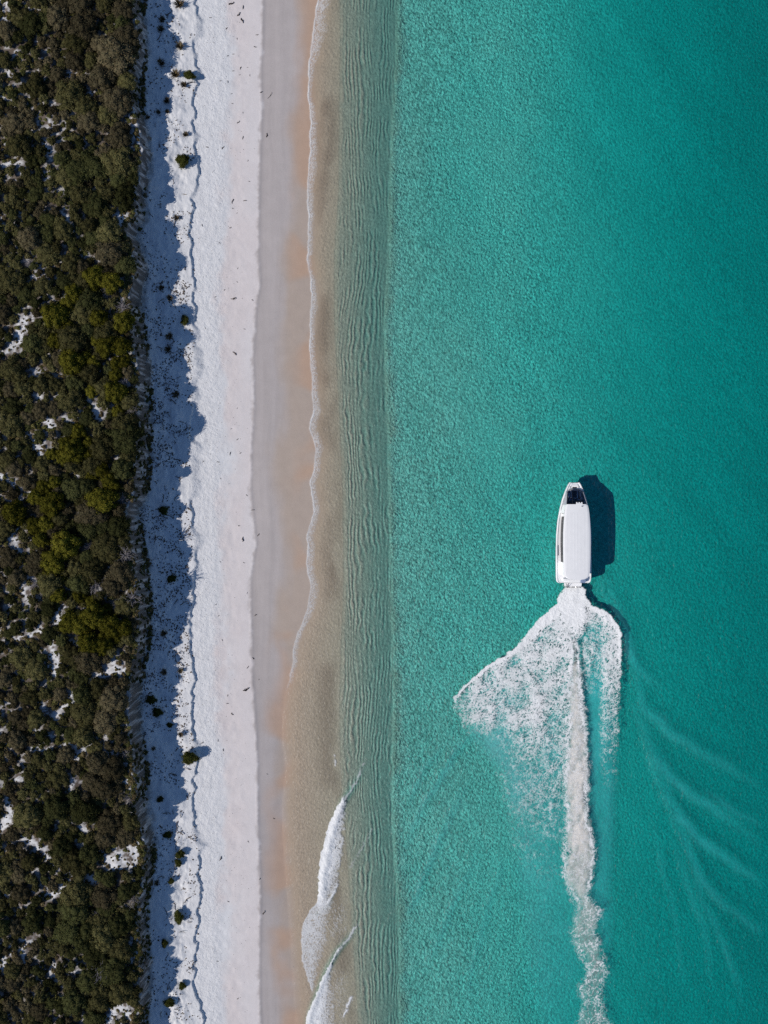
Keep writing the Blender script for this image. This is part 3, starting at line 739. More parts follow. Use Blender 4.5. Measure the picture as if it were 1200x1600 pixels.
def dome(mb, rng, c, r, squash, k, seg=7):
    vs = [c + np.array([0, 0, r * squash])]; 
    for ph in (0.75, 0.25, -0.2):
        for i in range(seg):
            a = 2 * math.pi * (i + 0.5 * (ph < 0.5)) / seg; rr = r * math.cos(ph) * rng.uniform(0.85, 1.1)
            vs.append(c + np.array([math.cos(a) * rr, math.sin(a) * rr, r * squash * math.sin(ph) * rng.uniform(0.9, 1.1)]))
    f = [[0, 1 + i, 1 + (i + 1) % seg, 1 + (i + 1) % seg] for i in range(seg)]
    f = [[0, 0, 1 + i, 1 + (i + 1) % seg] for i in range(seg)]
    q = []
    for ring in (0, 1):
        for i in range(seg):
            a0 = 1 + ring * seg + i; a1 = 1 + ring * seg + (i + 1) % seg
            q.append([a0, a0 + seg, a1 + seg, a1])
    top = [[0, 1 + i, 1 + (i + 1) % seg] for i in range(seg)]
    # the cap as quads (two triangles sharing an edge) to keep one face size
    if seg % 2: 
        vs.append(vs[0] + np.array([0.001, 0, 0])); 
    capq = [[0, 1 + i, 1 + (i + 1) % seg, 1 + (i + 2) % seg] for i in range(0, seg - 1, 2)]
    if seg % 2: capq.append([0, seg, 1, len(vs) - 1])
    mb.add(np.array(vs), np.array(q + capq), np.full((len(vs), 3), k))

def tube(mb, p0, p1, r0, r1, sides=4, k=1.0):
    p0 = np.asarray(p0, float); p1 = np.asarray(p1, float); d = p1 - p0; L = np.linalg.norm(d) + 1e-9; d /= L
    a = np.cross(d, (0.31, 0.83, 0.46)); a /= np.linalg.norm(a) + 1e-9; b = np.cross(d, a)
    ang = np.arange(sides) * 2 * math.pi / sides
    ring = np.cos(ang)[:, None] * a + np.sin(ang)[:, None] * b
    v = np.concatenate([p0 + ring * r0, p1 + ring * r1])
    f = [[i, (i + 1) % sides, sides + (i + 1) % sides, sides + i] for i in range(sides)]
    if sides == 4: f.append([4, 5, 6, 7])
    mb.add(v, np.array(f), np.full((len(v), 3), k))

def crown_mesh(name, mat, seed, nlobe, nleaf, size, squash=0.75, spread=0.62, core=True):
    rng = np.random.default_rng(seed); mb = MB()
    cs = [np.array([0, 0, 0.45])]; rs = [0.55]
    for i in range(nlobe):
        a = 2.399 * i + rng.uniform(-0.4, 0.4); rr = spread * math.sqrt((i + 0.6) / nlobe) * rng.uniform(0.85, 1.15)
        r = rng.uniform(0.24, 0.44)
        cs.append(np.array([math.cos(a) * rr, math.sin(a) * rr, 0.62 * (1 - rr * rr * 0.8) * rng.uniform(0.75, 1.2)])); rs.append(r)
    cs = np.array(cs); rs = np.array(rs)
    cs[:, 2] *= squash / 0.75
    if core:
        for c, r in zip(cs, rs): dome(mb, rng, c, r * 0.80, squash, 0.9, 6)
    leaves(mb, rng, cs, rs, nleaf, size, squash=squash)
    return mb.mesh(name, mat)

def trunk_mesh(name, mat, seed, h=0.55, r=0.06, limbs=5):
    rng = np.random.default_rng(seed); mb = MB()
    tube(mb, (0, 0, -0.15), (0.03, 0.02, h * 0.45), r, r * 0.75, 5)
    for i in range(limbs):
        a = 2 * math.pi * i / limbs + rng.uniform(-.3, .3); q = np.array([math.cos(a) * 0.25, math.sin(a) * 0.25, h * 0.8])
        tube(mb, (0.03, 0.02, h * 0.4), q, r * 0.6, r * 0.35)
        tube(mb, q, q * np.array([1.9, 1.9, 1.25]), r * 0.35, r * 0.15)
    return mb.mesh(name, mat, True)

def dead_mesh(name, mat, seed, n=46):
    rng = np.random.default_rng(seed); mb = MB()
    for i in range(n):
        a = rng.uniform(0, 2 * math.pi); el = rng.uniform(0.25, 1.25); p = np.array([0, 0, 0.05]); r = 0.030
        d = np.array([math.cos(a) * math.cos(el), math.sin(a) * math.cos(el), math.sin(el)])
        L = rng.uniform(0.7, 1.05) / 3
        for s in range(3):
            d = d + rng.normal(size=3) * 0.28; d /= np.linalg.norm(d)
            q = p + d * L; q[2] = max(q[2], 0.05)
            tube(mb, p, q, r, r * 0.72, 3 if False else 4, rng.uniform(0.7, 1.25)); r *= 0.72
            if s:
                e = d + rng.normal(size=3) * 0.6; tube(mb, q, q + e * L * 0.6, r * 0.8, r * 0.4, 4, rng.uniform(0.7, 1.25))
            p = q
    return mb.mesh(name, mat, False)

def tuft_mesh(name, mat, seed, n=70, lean=0.5):
    rng = np.random.default_rng(seed); mb = MB(); vs = []; fs = []; ts = []
    for i in range(n):
        a = rng.uniform(0, 2 * math.pi); r0 = rng.uniform(0, 0.35); r1 = r0 + rng.uniform(0.25, 0.75) * lean * 2
        p = np.array([math.cos(a) * r0, math.sin(a) * r0, 0]); q = np.array([math.cos(a) * r1, math.sin(a) * r1, rng.uniform(0.5, 1.0)])
        w = np.cross(q - p, (0, 0, 1)); w = w / (np.linalg.norm(w) + 1e-6) * 0.07
        mdl = (p + q) / 2 + np.array([0, 0, 0.18])
        k = len(vs)
        vs += [p - w, p + w, mdl + w * .9, mdl - w * .9, q + w * .2, q - w * .2]; fs += [[k, k + 1, k + 2, k + 3], [k + 3, k + 2, k + 4, k + 5]]
        c = rng.uniform(0.6, 1.4); ts += [[c * rng.uniform(.9, 1.1), c, c * rng.uniform(.85, 1.1)]] * 6
    mb.add(np.array(vs), np.array(fs), np.array(ts))
    return mb.mesh(name, mat)

KINDS = {
    'olive': dict(name='olive_shrub', cat='shrub', mat='olive'),
    'dark': dict(name='dark_green_shrub', cat='shrub', mat='dark'),
    'brown': dict(name='brown_heath_shrub', cat='shrub', mat='brown'),
    'yellow': dict(name='yellow_green_tree', cat='tree', mat='yellow'),
}
for i, (k, d) in enumerate(KINDS.items()):
    if k == 'yellow':
        d['crowns'] = [crown_mesh('crown', M['yellow'], 900 + j, 26, 2000, 0.055, 0.8, 0.8) for j in range(4)]
    else:
        d['crowns'] = [crown_mesh('crown', M[d['mat']], 500 + i * 20 + j, 9 + j, 620, 0.085, 0.78, 0.55 + 0.06 * j) for j in range(5)]
        d['big'] = [crown_mesh('crown', M[d['mat']], 560 + i * 20 + j, 30, 2100, 0.052, 0.8, 0.84) for j in range(3)]
    d['trunks'] = [trunk_mesh('trunk', M['bark'], 700 + i * 9 + j) for j in range(2)]
DEADS = [dead_mesh('branches', M['dead'], 800 + j) for j in range(3)]
DEAD_TRUNK = trunk_mesh('trunk', M['dead'], 850, 0.5, 0.05, 6)

def plant(kind, x, y, r, hgt, rng, label, group=None, z=None):
    d = KINDS[kind]
    root = bpy.data.objects.new(d['name'], None); COL.objects.link(root)
    root.empty_display_size = 0.3
    zz = float(ground(np.array([x]), np.array([y]))[0]) if z is None else z
    root.location = (x, y, zz - 0.05); root.rotation_euler = (0, 0, rng.uniform(0, 6.28)); root.scale = (r, r * rng.uniform(0.85, 1.15), hgt)
    root['label'] = label; root['category'] = d['cat']
    if group: root['group'] = group
    link('trunk', d['trunks'][rng.integers(len(d['trunks']))], root)
    pool = d['big'] if (r > 1.2 and 'big' in d) else d['crowns']
    link('crown', pool[rng.integers(len(pool))], root)
    return root

# ------------------------------------------------------------------ planting the heath
placed = np.zeros((0, 3))
def far_enough(x, y, r, f):
    if len(placed) == 0: return True
    return not (np.hypot(placed[:, 0] - x, placed[:, 1] - y) < (placed[:, 2] + r) * f).any()

def put(x, y, r):
    global placed
    placed = np.vstack([placed, [x, y, r]])

YG = [([(150, 470), (120, 520), (140, 570), (175, 600)], 42), ([(185, 520), (190, 580), (180, 450)], 22), ([(110, 700), (95, 760), (60, 800)], 34), ([(90, 830), (100, 880), (115, 930)], 34),
      ([(140, 980), (170, 985)], 36), ([(150, 730), (160, 770)], 25)]
def ygreen(u, v):
    b = np.zeros(np.shape(u))
    for pts, hw in YG:
        d, _ = pdist(np.atleast_1d(np.asarray(u, float)), np.atleast_1d(np.asarray(v, float)), pts)
        b = np.maximum(b, ss(hw + 8, hw - 8, d))
    return b

def px_of(x, y, z):
    k = 10 * H / (H - z); return 600 + x * k, 800 - y * k

n_kind = {k: 0 for k in KINDS}
# dead grey shrubs with their own places
DEADSPOTS = [(150, 1522, 2.3, 'round grey leafless shrub low in the scrub near the bottom edge'), (150, 912, 1.9, 'grey leafless shrub between the yellow-green crowns and the scarp'),
             (198, 868, 1.8, 'pale grey dead shrub overhanging the scarp, upper of two'), (208, 935, 1.9, 'pale grey dead shrub overhanging the scarp, lower of two'), (138, 855, 1.0, 'small grey dead shrub among yellow-green crowns'),
             (190, 478, 1.5, 'grey leafless shrub at the scarp edge above the yellow-green tree clump'), (165, 455, 1.2, 'small grey leafless shrub left of the scarp, above the yellow-green trees'),
             (203, 1415, 1.2, 'grey brown dead shrub at the scarp edge below the large sand gap'), (180, 945, 1.0, 'small grey dead shrub left of the two dead shrubs on the scarp'), (195, 600, 1.1, 'grey dead shrub at the scarp beside the yellow-green trees'),
             (208, 640, 1.2, 'grey dead shrub leaning out at the widest point of the scarp'), (55, 915, 1.1, 'grey leafless shrub on sand at the left, beside yellow-green crowns'), (70, 925, 0.9, 'low grey leafless shrub beside a sand gap'),
             (195, 1180, 1.0, 'grey dead shrub at the scarp above the small sand gaps'), (190, 780, 1.2, 'grey dead shrub in the notch of the scarp'), (45, 410, 1.0, 'grey leafless shrub in the open scrub at the left edge'),
             (145, 1435, 0.9, 'small grey leafless shrub among olive shrubs'), (200, 1250, 1.0, 'grey dead shrub by the scarp above the rocky sand gap')]
rng = np.random.default_rng(11)
for u, v, r, lab in DEADSPOTS:
    x, y = at(u, v, TOPZ + 0.6)
    root = bpy.data.objects.new('dead_shrub', None); COL.objects.link(root); root.empty_display_size = 0.3
    root.location = (x, y, float(ground(np.array([x]), np.array([y]))[0]) - 0.02); root.rotation_euler = (0, 0, rng.uniform(0, 6.28)); root.scale = (r, r, r * 0.75)
    root['label'] = lab; root['category'] = 'dead shrub'; root['group'] = 'grey dead shrubs in the scrub'
    link('trunk', DEAD_TRUNK, root); link('branches', DEADS[rng.integers(3)], root)
    put(x, y, r * 0.55)

cand = []
def try_fill(n, rlo, rhi, f, chooser, gapmax=0.25, collect=None):
    c = 0
    xs = rng.uniform(-60.5, -33.5, n); ys = rng.uniform(-81, 81, n); rs = rng.uniform(rlo, rhi, n)
    zz = ground(xs, ys); uu, vv = px_of(xs, ys, zz + 0.5)
    gv = gap_value(uu, vv); edge_x = x_top(ys)
    for a in range(7):
        gv = np.maximum(gv, gap_value(uu + np.cos(a * 0.9) * rs * 7.5, vv + np.sin(a * 0.9) * rs * 7.5) * (1.0 if rlo > 1.2 else 0.75))
    for i in range(n):
        x, y, r = xs[i], ys[i], rs[i]
        if x + r * (0.30 + 0.5 * hsh(np.array([i]), np.array([n]), 3)[0]) > edge_x[i]: continue
        if gv[i] > gapmax + 0.12: continue
        k = chooser(uu[i], vv[i])
        if k is None or not far_enough(x, y, r, f): continue
        put(x, y, r); cand.append((k, x, y, r, zz[i], uu[i], vv[i])); c += 1
    return c

brown_f = lambda u, v: fbm(np.array([u / 90.0]), np.array([v / 160.0]), 401, 3)[0] + (0.14 if (u > 135 and v < 420) else 0) + (0.06 if u > 150 else 0)
try_fill(900, 1.1, 2.0, 0.60, lambda u, v: ('yellow' if rng.random() < 0.86 else rng.choice(['olive', 'dark'])) if ygreen(u, v)[0] > 0.5 else None, 0.4)
try_fill(600, 0.8, 1.2, 0.55, lambda u, v: 'yellow' if ygreen(u, v)[0] > 0.35 else None, 0.4)
def choose(u, v):
    b = brown_f(u, v); q = rng.random()
    if b > 0.60: return 'brown' if q < 0.7 else 'olive'
    return 'dark' if q < 0.42 else ('olive' if q < 0.86 else 'brown')
try_fill(500, 1.8, 2.3, 0.62, lambda u, v: choose(u, v) if (u > 125 and rng.random() < .5) or rng.random() < .03 else None, 0.1)
try_fill(2200, 1.25, 1.9, 0.60, lambda u, v: choose(u, v) if (u > 110 and rng.random() < .45) or rng.random() < .1 else None, 0.1)
try_fill(6000, 0.75, 1.2, 0.66, choose, 0.15)
try_fill(9000, 0.5, 0.8, 0.68, choose, 0.2)

# the 300 largest of a kind in the picture stand singly; the rest of the heath is one mass
inside = [c for c in cand if 0 < c[5] < 1200 and 0 < c[6] < 1600]
rest = [c for c in cand if not (0 < c[5] < 1200 and 0 < c[6] < 1600)]
ZONES = [(0, 110, 'at the top of the scrub'), (110, 215, 'above the topmost sand gap'), (215, 330, 'below the topmost sand gap'), (330, 450, 'above the upper yellow clump'),
         (450, 620, 'level with the upper yellow clump'), (620, 690, 'between the two yellow clumps'), (690, 830, 'beside the lower yellow clump top'), (830, 1030, 'beside the lower yellow clump foot'),
         (1030, 1120, 'level with the wide sand gap'), (1120, 1230, 'level with the large dune shrub'), (1230, 1320, 'above the sand notch'), (1320, 1400, 'level with the sand notch'),
         (1400, 1490, 'above the round leafless shrub'), (1490, 1600, 'at the bottom of the scrub')]
LOOK = {'olive': 'olive shrub', 'dark': 'dark green shrub', 'brown': 'brownish shrub', 'yellow': 'bright yellow-green tree crown'}
for k in KINDS:
    lst = sorted([c for c in inside if c[0] == k], key=lambda c: -c[3])
    for c in lst[:290]:
        _, x, y, r, z, u, v = c
        zone = next(t for a, b, t in ZONES if a <= v < b or t == ZONES[-1][2])
        size = 'large ' if r > 1.15 else ('small ' if r < 0.8 else 'mid-sized ')
        side = 'scarp-side ' if u > 150 else ('inland ' if u < 75 else 'mid-scrub ')
        if k == 'yellow':
            hgt = r * rng.uniform(1.25, 1.6); lab = size + ('seaward' if u > (165 if v < 650 else 120) else 'inland') + ' yellow-green tree in the ' + ('upper clump' if v < 650 else ('long lower clump' if v < 955 else 'lowest clump'))
            lab += ', upper end' if (v < 520) or (650 < v < 790) else (', lower end' if (575 < v < 650) or 880 < v < 955 else '')
        else:
            hgt = min(r, 1.0 + 0.35 * r) * rng.uniform(0.9, 1.35); lab = size + side + LOOK[k] + ' ' + zone
        plant(k, x, y, r * 1.12, hgt, rng, lab, lab.replace(' shrub', ' shrubs', 1).replace(' crown', ' crowns', 1), z)
    rest += lst[290:]

def scatter_mass(name, protos, items, mat, label, cat):
    vs, fs, ts = [], [], []; n = 0
    for (x, y, z, r, h, a, val) in items:
        v, f, t = protos[rng.integers(len(protos))]
        ca, sa = math.cos(a), math.sin(a)
        w = np.stack([(v[:, 0] * ca - v[:, 1] * sa) * r + x, (v[:, 0] * sa + v[:, 1] * ca) * r + y, v[:, 2] * h + z], 1)
        vs.append(w); fs.append(f + n); ts.append(t * np.asarray(val)); n += len(v)
    v = np.concatenate(vs); f = np.concatenate(fs); t = np.concatenate(ts)
    me = mesh_np(name, v, f, mat, {'tint': ('FLOAT_COLOR', np.concatenate([t, np.ones((len(t), 1))], 1))}, False)
    return link(name, me, kind='stuff', label=label, category=cat)

def proto_arrays(seed, nlobe, nleaf, size):
    r_ = np.random.default_rng(seed); mb = MB()
    cs = np.array([[0, 0, .4]] + [[math.cos(2.4 * i) * .5, math.sin(2.4 * i) * .5, .35] for i in range(nlobe)]); rs = np.array([.6] + [.38] * nlobe)
    for c, q in zip(cs, rs): dome(mb, r_, c, q * 0.8, 0.75, 0.9, 6)
    leaves(mb, r_, cs, rs, nleaf, size)
    return mb.arrays()
SMALL = [proto_arrays(610 + j, 3, 110, 0.19) for j in range(4)]
items = []
for c in rest:
    items.append((c[1], c[2], c[4] - 0.05, c[3] * 1.1, c[3] * 1.1, rng.uniform(0, 6.28), np.array(rng.choice([0.7, 1.0, 1.15])) * np.array([1, rng.uniform(.92, 1.02), rng.uniform(.8, 1.2)])))
# low undergrowth in what is left between the shrubs
n = 9000
xs = rng.uniform(-60.5, -33.0, n); ys = rng.uniform(-81, 81, n); zz = ground(xs, ys); uu, vv = px_of(xs, ys, zz + .2)
gv = gap_value(uu, vv); ex = x_top(ys) + 1.0 * ss(0.35, 0.6, fbm(xs * .3, ys * .25, 431, 3))
und = np.zeros((0, 2)); cnt = 0
for i in range(n):
    if gv[i] > 0.25 or xs[i] > ex[i] - 0.1 or cnt > 1900: continue
    if (np.hypot(placed[:, 0] - xs[i], placed[:, 1] - ys[i]) < placed[:, 2] * 0.8).any(): continue
    if len(und) and (np.hypot(und[:, 0] - xs[i], und[:, 1] - ys[i]) < 0.42).any(): continue
    und = np.vstack([und, [xs[i], ys[i]]]); cnt += 1
    r = rng.uniform(0.32, 0.6)
    tone = np.array([1.25, 1.05, 1.3]) if rng.random() < 0.4 else np.array([0.9, 0.95, 0.8])
    items.append((xs[i], ys[i], zz[i] - 0.03, r, r * rng.uniform(0.5, 0.8), rng.uniform(0, 6.28), tone * rng.uniform(0.7, 1.3)))
# plants hanging over and clinging to the scarp face
ys = rng.uniform(-81, 81, 2400); off = rng.uniform(-0.7, 1.1, 2400); xs = x_top(ys) + off
kp = fbm(ys * 0.18, ys * 0 + 2, 433, 3) > 0.33 + 0.13 * off; xs, ys = xs[kp], ys[kp]; zz = ground(xs, ys)
for i in range(len(xs)):
    r = rng.uniform(0.22, 0.5); tone = np.array([1.5, 1.25, 1.5]) if rng.random() < 0.45 else np.array([0.85, 0.9, 0.8])
    items.append((xs[i], ys[i], zz[i] - 0.05, r, r * rng.uniform(0.6, 1.0), rng.uniform(0, 6.28), tone * rng.uniform(0.7, 1.3)))
# seedlings and twigs straying into the open sand
n = 9000; xs = rng.uniform(-60.5, -35, n); ys = rng.uniform(-80, 80, n); zz = ground(xs, ys); uu, vv = px_of(xs, ys, zz); gv = gap_value(uu, vv)
for i in np.nonzero(gv > 0.25)[0][:650]:
    r = rng.uniform(0.12, 0.3); items.append((xs[i], ys[i], zz[i] - 0.03, r, r * 0.7, rng.uniform(0, 6.28), np.array([1.2, 1.05, 1.2]) * rng.uniform(0.7, 1.4)))
# the heath goes on outside the picture
n = 900
xs = np.concatenate([rng.uniform(-80, -60.5, n // 2), rng.uniform(-60.5, -38.5, n // 2)]); ys = np.concatenate([rng.uniform(-95, 95, n // 2), rng.choice([-1, 1], n // 2) * rng.uniform(81, 96, n // 2)])
zz = ground(xs, ys)
for i in range(n):
    r = rng.uniform(0.7, 1.7); items.append((xs[i], ys[i], zz[i] - 0.05, r, r, rng.uniform(0, 6.28), np.ones(3) * rng.uniform(0.7, 1.2)))
scatter_mass('heath_undergrowth', SMALL, items, M['olive'], 'low mixed heath undergrowth filling the scrub behind the dune', 'undergrowth')
print('shrubs', {k: sum(1 for c in inside if c[0] == k) for k in KINDS}, 'rest', len(rest), 'under', cnt)

# ------------------------------------------------------------------ shrubs, tufts, sticks on the dune apron
DG = [crown_mesh('crown', M['dune_green'], 950 + j, 10, 800, 0.075, 0.72) for j in range(3)]
TUFTS = [tuft_mesh('blades', M['tuft'], 970 + j) for j in range(3)]
def dune_plant(name, cat, u, v, rx, ry, h, label, group, z=None, kind='shrub'):
    x, y = at(u, v, 2.4)
    z = float(ground(np.array([x]), np.array([y]))[0]); x, y = at(u, v, z + h * 0.5)
    z = float(ground(np.array([x]), np.array([y]))[0])
    root = bpy.data.objects.new(name, None); COL.objects.link(root); root.empty_display_size = 0.3
    root.location = (x, y, z - 0.04); root.scale = (rx, ry, h)
    root['label'] = label; root['category'] = cat; root['group'] = group
    if kind == 'shrub':
        link('trunk', KINDS['dark']['trunks'][0], root); c = link('crown', DG[rng.integers(3)], root); c.rotation_euler = (0, 0, rng.uniform(0, 6.28))
    else:
        c = link('blades', TUFTS[rng.integers(3)], root); c.rotation_euler = (0, 0, rng.uniform(0, 6.28))
for u, v, rx, ry, h, lab in [
    (296, 117, 1.25, .95, 1.1, 'dark green mound shrub at the dune toe, topmost of the toe shrubs'), (286, 251, 1.35, 1.4, 1.2, 'oval dark green shrub on white sand in the upper part of the dune'),
    (288, 500, .95, 1.0, .9, 'dark green shrub at the dune toe beside a long shadow'), (255, 797, .95, .9, .8, 'dark shrub in the shaded dune slope at mid height of the picture'),
    (297, 1184, 1.75, 1.25, 1.5, 'large round green shrub casting a shadow onto the beach'), (236, 1094, 1.0, .9, .8, 'dark shrub in the shaded slope, upper of a touching pair'),
    (246, 1113, 1.1, .9, .8, 'dark shrub in the shaded slope, lower of a touching pair'), (265, 1133, .6, .6, .5, 'small dark shrub below the touching pair in the shaded slope'),
    (281, 1335, 1.0, .8, .8, 'green shrub with a brown side on the sunlit lower dune'), (278, 1349, .8, .8, .7, 'brown green shrub right under another shrub on the lower dune'),
    (279, 1433, .9, 1.6, 1.1, 'tall narrow green shrub alone on sunlit sand of the lower dune'), (257, 1474, .65, .9, .7, 'small dark shrub at the edge of the dune shadow near the bottom'),
    (267, 1377, .7, .6, .6, 'small dark shrub in shadow between two larger dune shrubs'), (264, 1568, 1.2, .8, .8, 'dark green shrub on the dune at the bottom edge'),
    (285, 1540, .75, .8, .7, 'reddish dark shrub by the dune toe near the bottom edge'), (250, 1249, .7, .6, .6, 'small dark shrub in the shaded slope above the sand notch'),
    (262, 1305, .9, .7, .7, 'dark shrub at the mouth of the sand notch'), (268, 905, .9, .9, .7, 'dark shrub in the shaded slope beside the two grey dead shrubs')]:
    dune_plant('dune_shrub', 'shrub', u, v, rx, ry, h, lab, 'single shrubs on the dune slope')
for u, v, r, h, lab in [
    (280, 6, 1.0, .7, 'brown grass tuft at the top edge of the picture'), (251, 45, .7, .6, 'brown grass tuft in the shaded slope, tall in shape'), (253, 30, .7, .5, 'brown grass tuft just above the tall shaded one'),
    (281, 72, .9, .8, 'olive brown tuft between two bright sand patches'), (252, 97, .8, .7, 'dark tuft at the shadow edge near the top'), (274, 116, .9, .8, 'purplish brown tuft left of the topmost toe shrub'),
    (287, 132, .7, .6, 'small brown tuft just below the topmost toe shrub'), (260, 157, .7, .6, 'olive tuft alone on sunlit sand with a short shadow'), (247, 175, .5, .5, 'left one of two small tufts side by side'),
    (261, 174, .5, .5, 'right one of two small tufts side by side'), (231, 183, .5, .4, 'small dark tuft in shade left of the side by side tufts'), (264, 525, .8, .6, 'brown tuft in the shaded slope left of the dark toe shrub'),
    (275, 616, .8, .5, 'brown tuft in the shaded slope, lowest before the bright toe'), (252, 450, .6, .5, 'dark tuft in the shaded slope near the top of the long shadow'), (265, 466, .7, .5, 'dark tuft right of the long shadow start'),
    (262, 545, .7, .6, 'dark brown tuft, middle of a loose row in shade'), (256, 990, .7, .6, 'olive brown tuft in the shaded slope below the grey dead shrubs'), (282, 1048, .6, .5, 'brown tuft beside the toe in the long lower shadow'),
    (256, 1050, .7, .5, 'reddish brown tuft in the long lower shadow'), (240, 1170, .5, .4, 'dark tuft near the scarp foot, level with the large round shrub'), (282, 1148, .6, .5, 'small tuft just above the large round shrub'),
    (245, 1380, .6, .5, 'dark tuft in shade left of the lower dune shrubs'), (290, 210, .6, .5, 'dark tuft at the toe above the oval shrub'), (276, 340, .6, .5, 'dark tuft on open sand below the oval shrub')]:
    dune_plant('grass_tuft', 'grass tuft', u, v, r, r, h, lab, 'tufts on the dune slope', kind='tuft')

def stick_mesh(name, seed, mat, n=4):
    r_ = np.random.default_rng(seed); mb = MB(); p = np.array([-0.5, 0, 0.03]); d = np.array([1.0, 0, 0.05])
    for s in range(n):
        d = d + r_.normal(size=3) * np.array([.2, .4, .08]); d /= np.linalg.norm(d); q = p + d / n; q[2] = max(q[2], .02)
        tube(mb, p, q, 0.05 * (1 - s * .15), 0.05 * (1 - (s + 1) * .15))
        if s: e = np.array([d[1], -d[0], .1]) * r_.choice([-1, 1]) + d * .6; tube(mb, q, q + e * r_.uniform(.12, .3), 0.03, 0.012)
        p = q
    return mb.mesh(name, mat)
near = [(0, 110, 'near the top edge'), (110, 240, 'level with the topmost dune shrubs'), (240, 420, 'below the oval dune shrub'), (420, 620, 'level with the upper yellow trees'), (620, 760, 'above the level of the boat'), (760, 930, 'level with the boat'),
        (930, 1110, 'level with the wake front'), (1110, 1240, 'level with the large dune shrub'), (1240, 1410, 'level with the upper breaking wave'), (1410, 1700, 'level with the lowest breaking wave')]
STICKS = [stick_mesh('dead_branch', 1000 + j, M['bark']) for j in range(5)]
n_st = 0
sr = np.random.default_rng(77)
while n_st < 110:
    v = sr.uniform(360, 1590) if sr.random() < 0.85 else sr.uniform(10, 360); y0 = (800 - v) * .0976
    lo = float(x_top(y0)) + 1.2; hi = float(x_toe(y0)) - 0.2
    x = lo + (hi - lo) * sr.beta(1.6, 2.0); z = float(ground(np.array([x]), np.array([y0]))[0])
    s = sr.uniform(0.5, 1.5)
    lab = ('long' if s > 1.05 else 'short') + ' dead branch on the dune, ' + next(t for a, b, t in near if a <= v < b)
    o = link('dead_branch', STICKS[sr.integers(5)], loc=(x, y0, z), label=lab, category='branch', group='dead branches on the dune slope')
    o.rotation_euler = (0, 0, sr.uniform(0, 6.28)); o.scale = (s, s, 1.0); n_st += 1

# specks of litter too small to pick apart
def litter_mass(name, pts, rmin, rmax, mat, label, cat):
    mb = MB(); r_ = np.random.default_rng(88)
    for x, y, z in pts:
        s = r_.uniform(rmin, rmax); a = r_.uniform(0, 6.28); e = np.array([math.cos(a), math.sin(a), 0]) * s; f = np.array([-math.sin(a), math.cos(a), 0]) * s * r_.uniform(.25, .7)
        p = np.array([x, y, z]); up = np.array([0, 0, s * 0.6])
        v = np.array([p - e, p - f, p + e, p + f, p + up]); 
        mb.add(v, np.array([[0, 1, 4, 4], [1, 2, 4, 4], [2, 3, 4, 4], [3, 0, 4, 4]])[:, :3][:, [0, 1, 2]].repeat(1, 0), np.ones((5, 3)))
    v, f, t = mb.arrays()
    return link(name, mesh_np(name, v, f, mat, None, False), kind='stuff', label=label, category=cat)
pts = []
for i in range(5600):
    v = sr.uniform(0, 1600); y0 = (800 - v) * .0977; lo = float(x_top(y0)) + 0.9; hi = float(x_toe(y0)) + 0.2
    x = lo + (hi - lo) * sr.random()
    if fbm(np.array([x * .4]), np.array([y0 * .4]), 421, 4)[0] < 0.5: continue
    pts.append((x, y0))
for i in range(5200):                                    # thick mats of twigs on the middle stretches of the slope
    v = sr.uniform(420, 730) if sr.random() < 0.5 else sr.uniform(790, 1180); y0 = (800 - v) * .0977; lo = float(x_top(y0)) + 0.9; hi = float(x_toe(y0)) - 0.1
    x = lo + (hi - lo) * sr.random()
    if fbm(np.array([x * .55]), np.array([y0 * .55]), 423, 4)[0] < 0.545: continue
    pts.append((x, y0))
pts = np.array(pts); pz = ground(pts[:, 0], pts[:, 1])
litter_mass('dune_litter', np.column_stack([pts, pz - 0.01]), 0.07, 0.22, M['bark'], 'fine dark twigs and leaf litter strewn over the dune slope', 'litter')
pts = []
for i in range(1500):
    v = sr.uniform(0, 1600); y0 = (800 - v) * .0985; lo = float(x_toe(y0)) + 0.2; hi = float(x_berm(y0))
    q = sr.beta(1.0, 2.2); pts.append((lo + (hi - lo) * q, y0))
pts = np.array(pts); pz = ground(pts[:, 0], pts[:, 1])
litter_mass('beach_flecks', np.column_stack([pts, pz - 0.005]), 0.03, 0.085, M['weed'], 'tiny dark flecks of dry weed over the white sand', 'litter')

# ------------------------------------------------------------------ seaweed and driftwood on the beach
def weed_mesh(seed):
    r_ = np.random.default_rng(seed); mb = MB()
    p = np.array([-0.45, 0, 0.05]); a = r_.uniform(-.5, .5)
    for s in range(5):
        a += r_.normal() * 0.6; q = p + np.array([math.cos(a), math.sin(a), 0]) * 0.22; q[2] = 0.05 + 0.06 * r_.random()
        tube(mb, p, q, 0.11 * (1 - abs(s - 2) * .2), 0.11 * (1 - abs(s - 1.6) * .22)); 
        if r_.random() < .6: tube(mb, q, q + np.array([math.cos(a + 1.3), math.sin(a + 1.3), 0]) * .22, .05, .02)
        p = q
    return mb.mesh('seaweed_clump', M['weed'], True)
WEEDS = [weed_mesh(1100 + j) for j in range(6)]
SPOTS = [(a / 3.333 + 290, b / 3.333, s) for a, b, s in [(235, 20, 1.0), (300, 40, .7), (280, 85, .9), (295, 107, 1.0), (373, 180, .5), (268, 203, .35), (360, 240, .5), (250, 283, .4), (283, 350, .55), (322, 350, .3),
         (247, 370, .4), (283, 390, .3), (335, 390, .35), (222, 430, .45), (392, 482, .5), (240, 490, .35), (243, 540, .35), (298, 587, .3), (273, 637, .6), (298, 715, .55), (428, 705, .8), (115, 772, .55), (192, 773, .65),
         (325, 835, .35), (248, 1047, .8), (310, 1043, .6), (243, 1088, .35), (268, 1110, .3), (88, 1180, .5), (235, 1187, .45), (178, 1268, .35), (130, 100, .4), (213, 147, .5), (183, 425, .4), (330, 942, .35), (220, 293, .4)]]
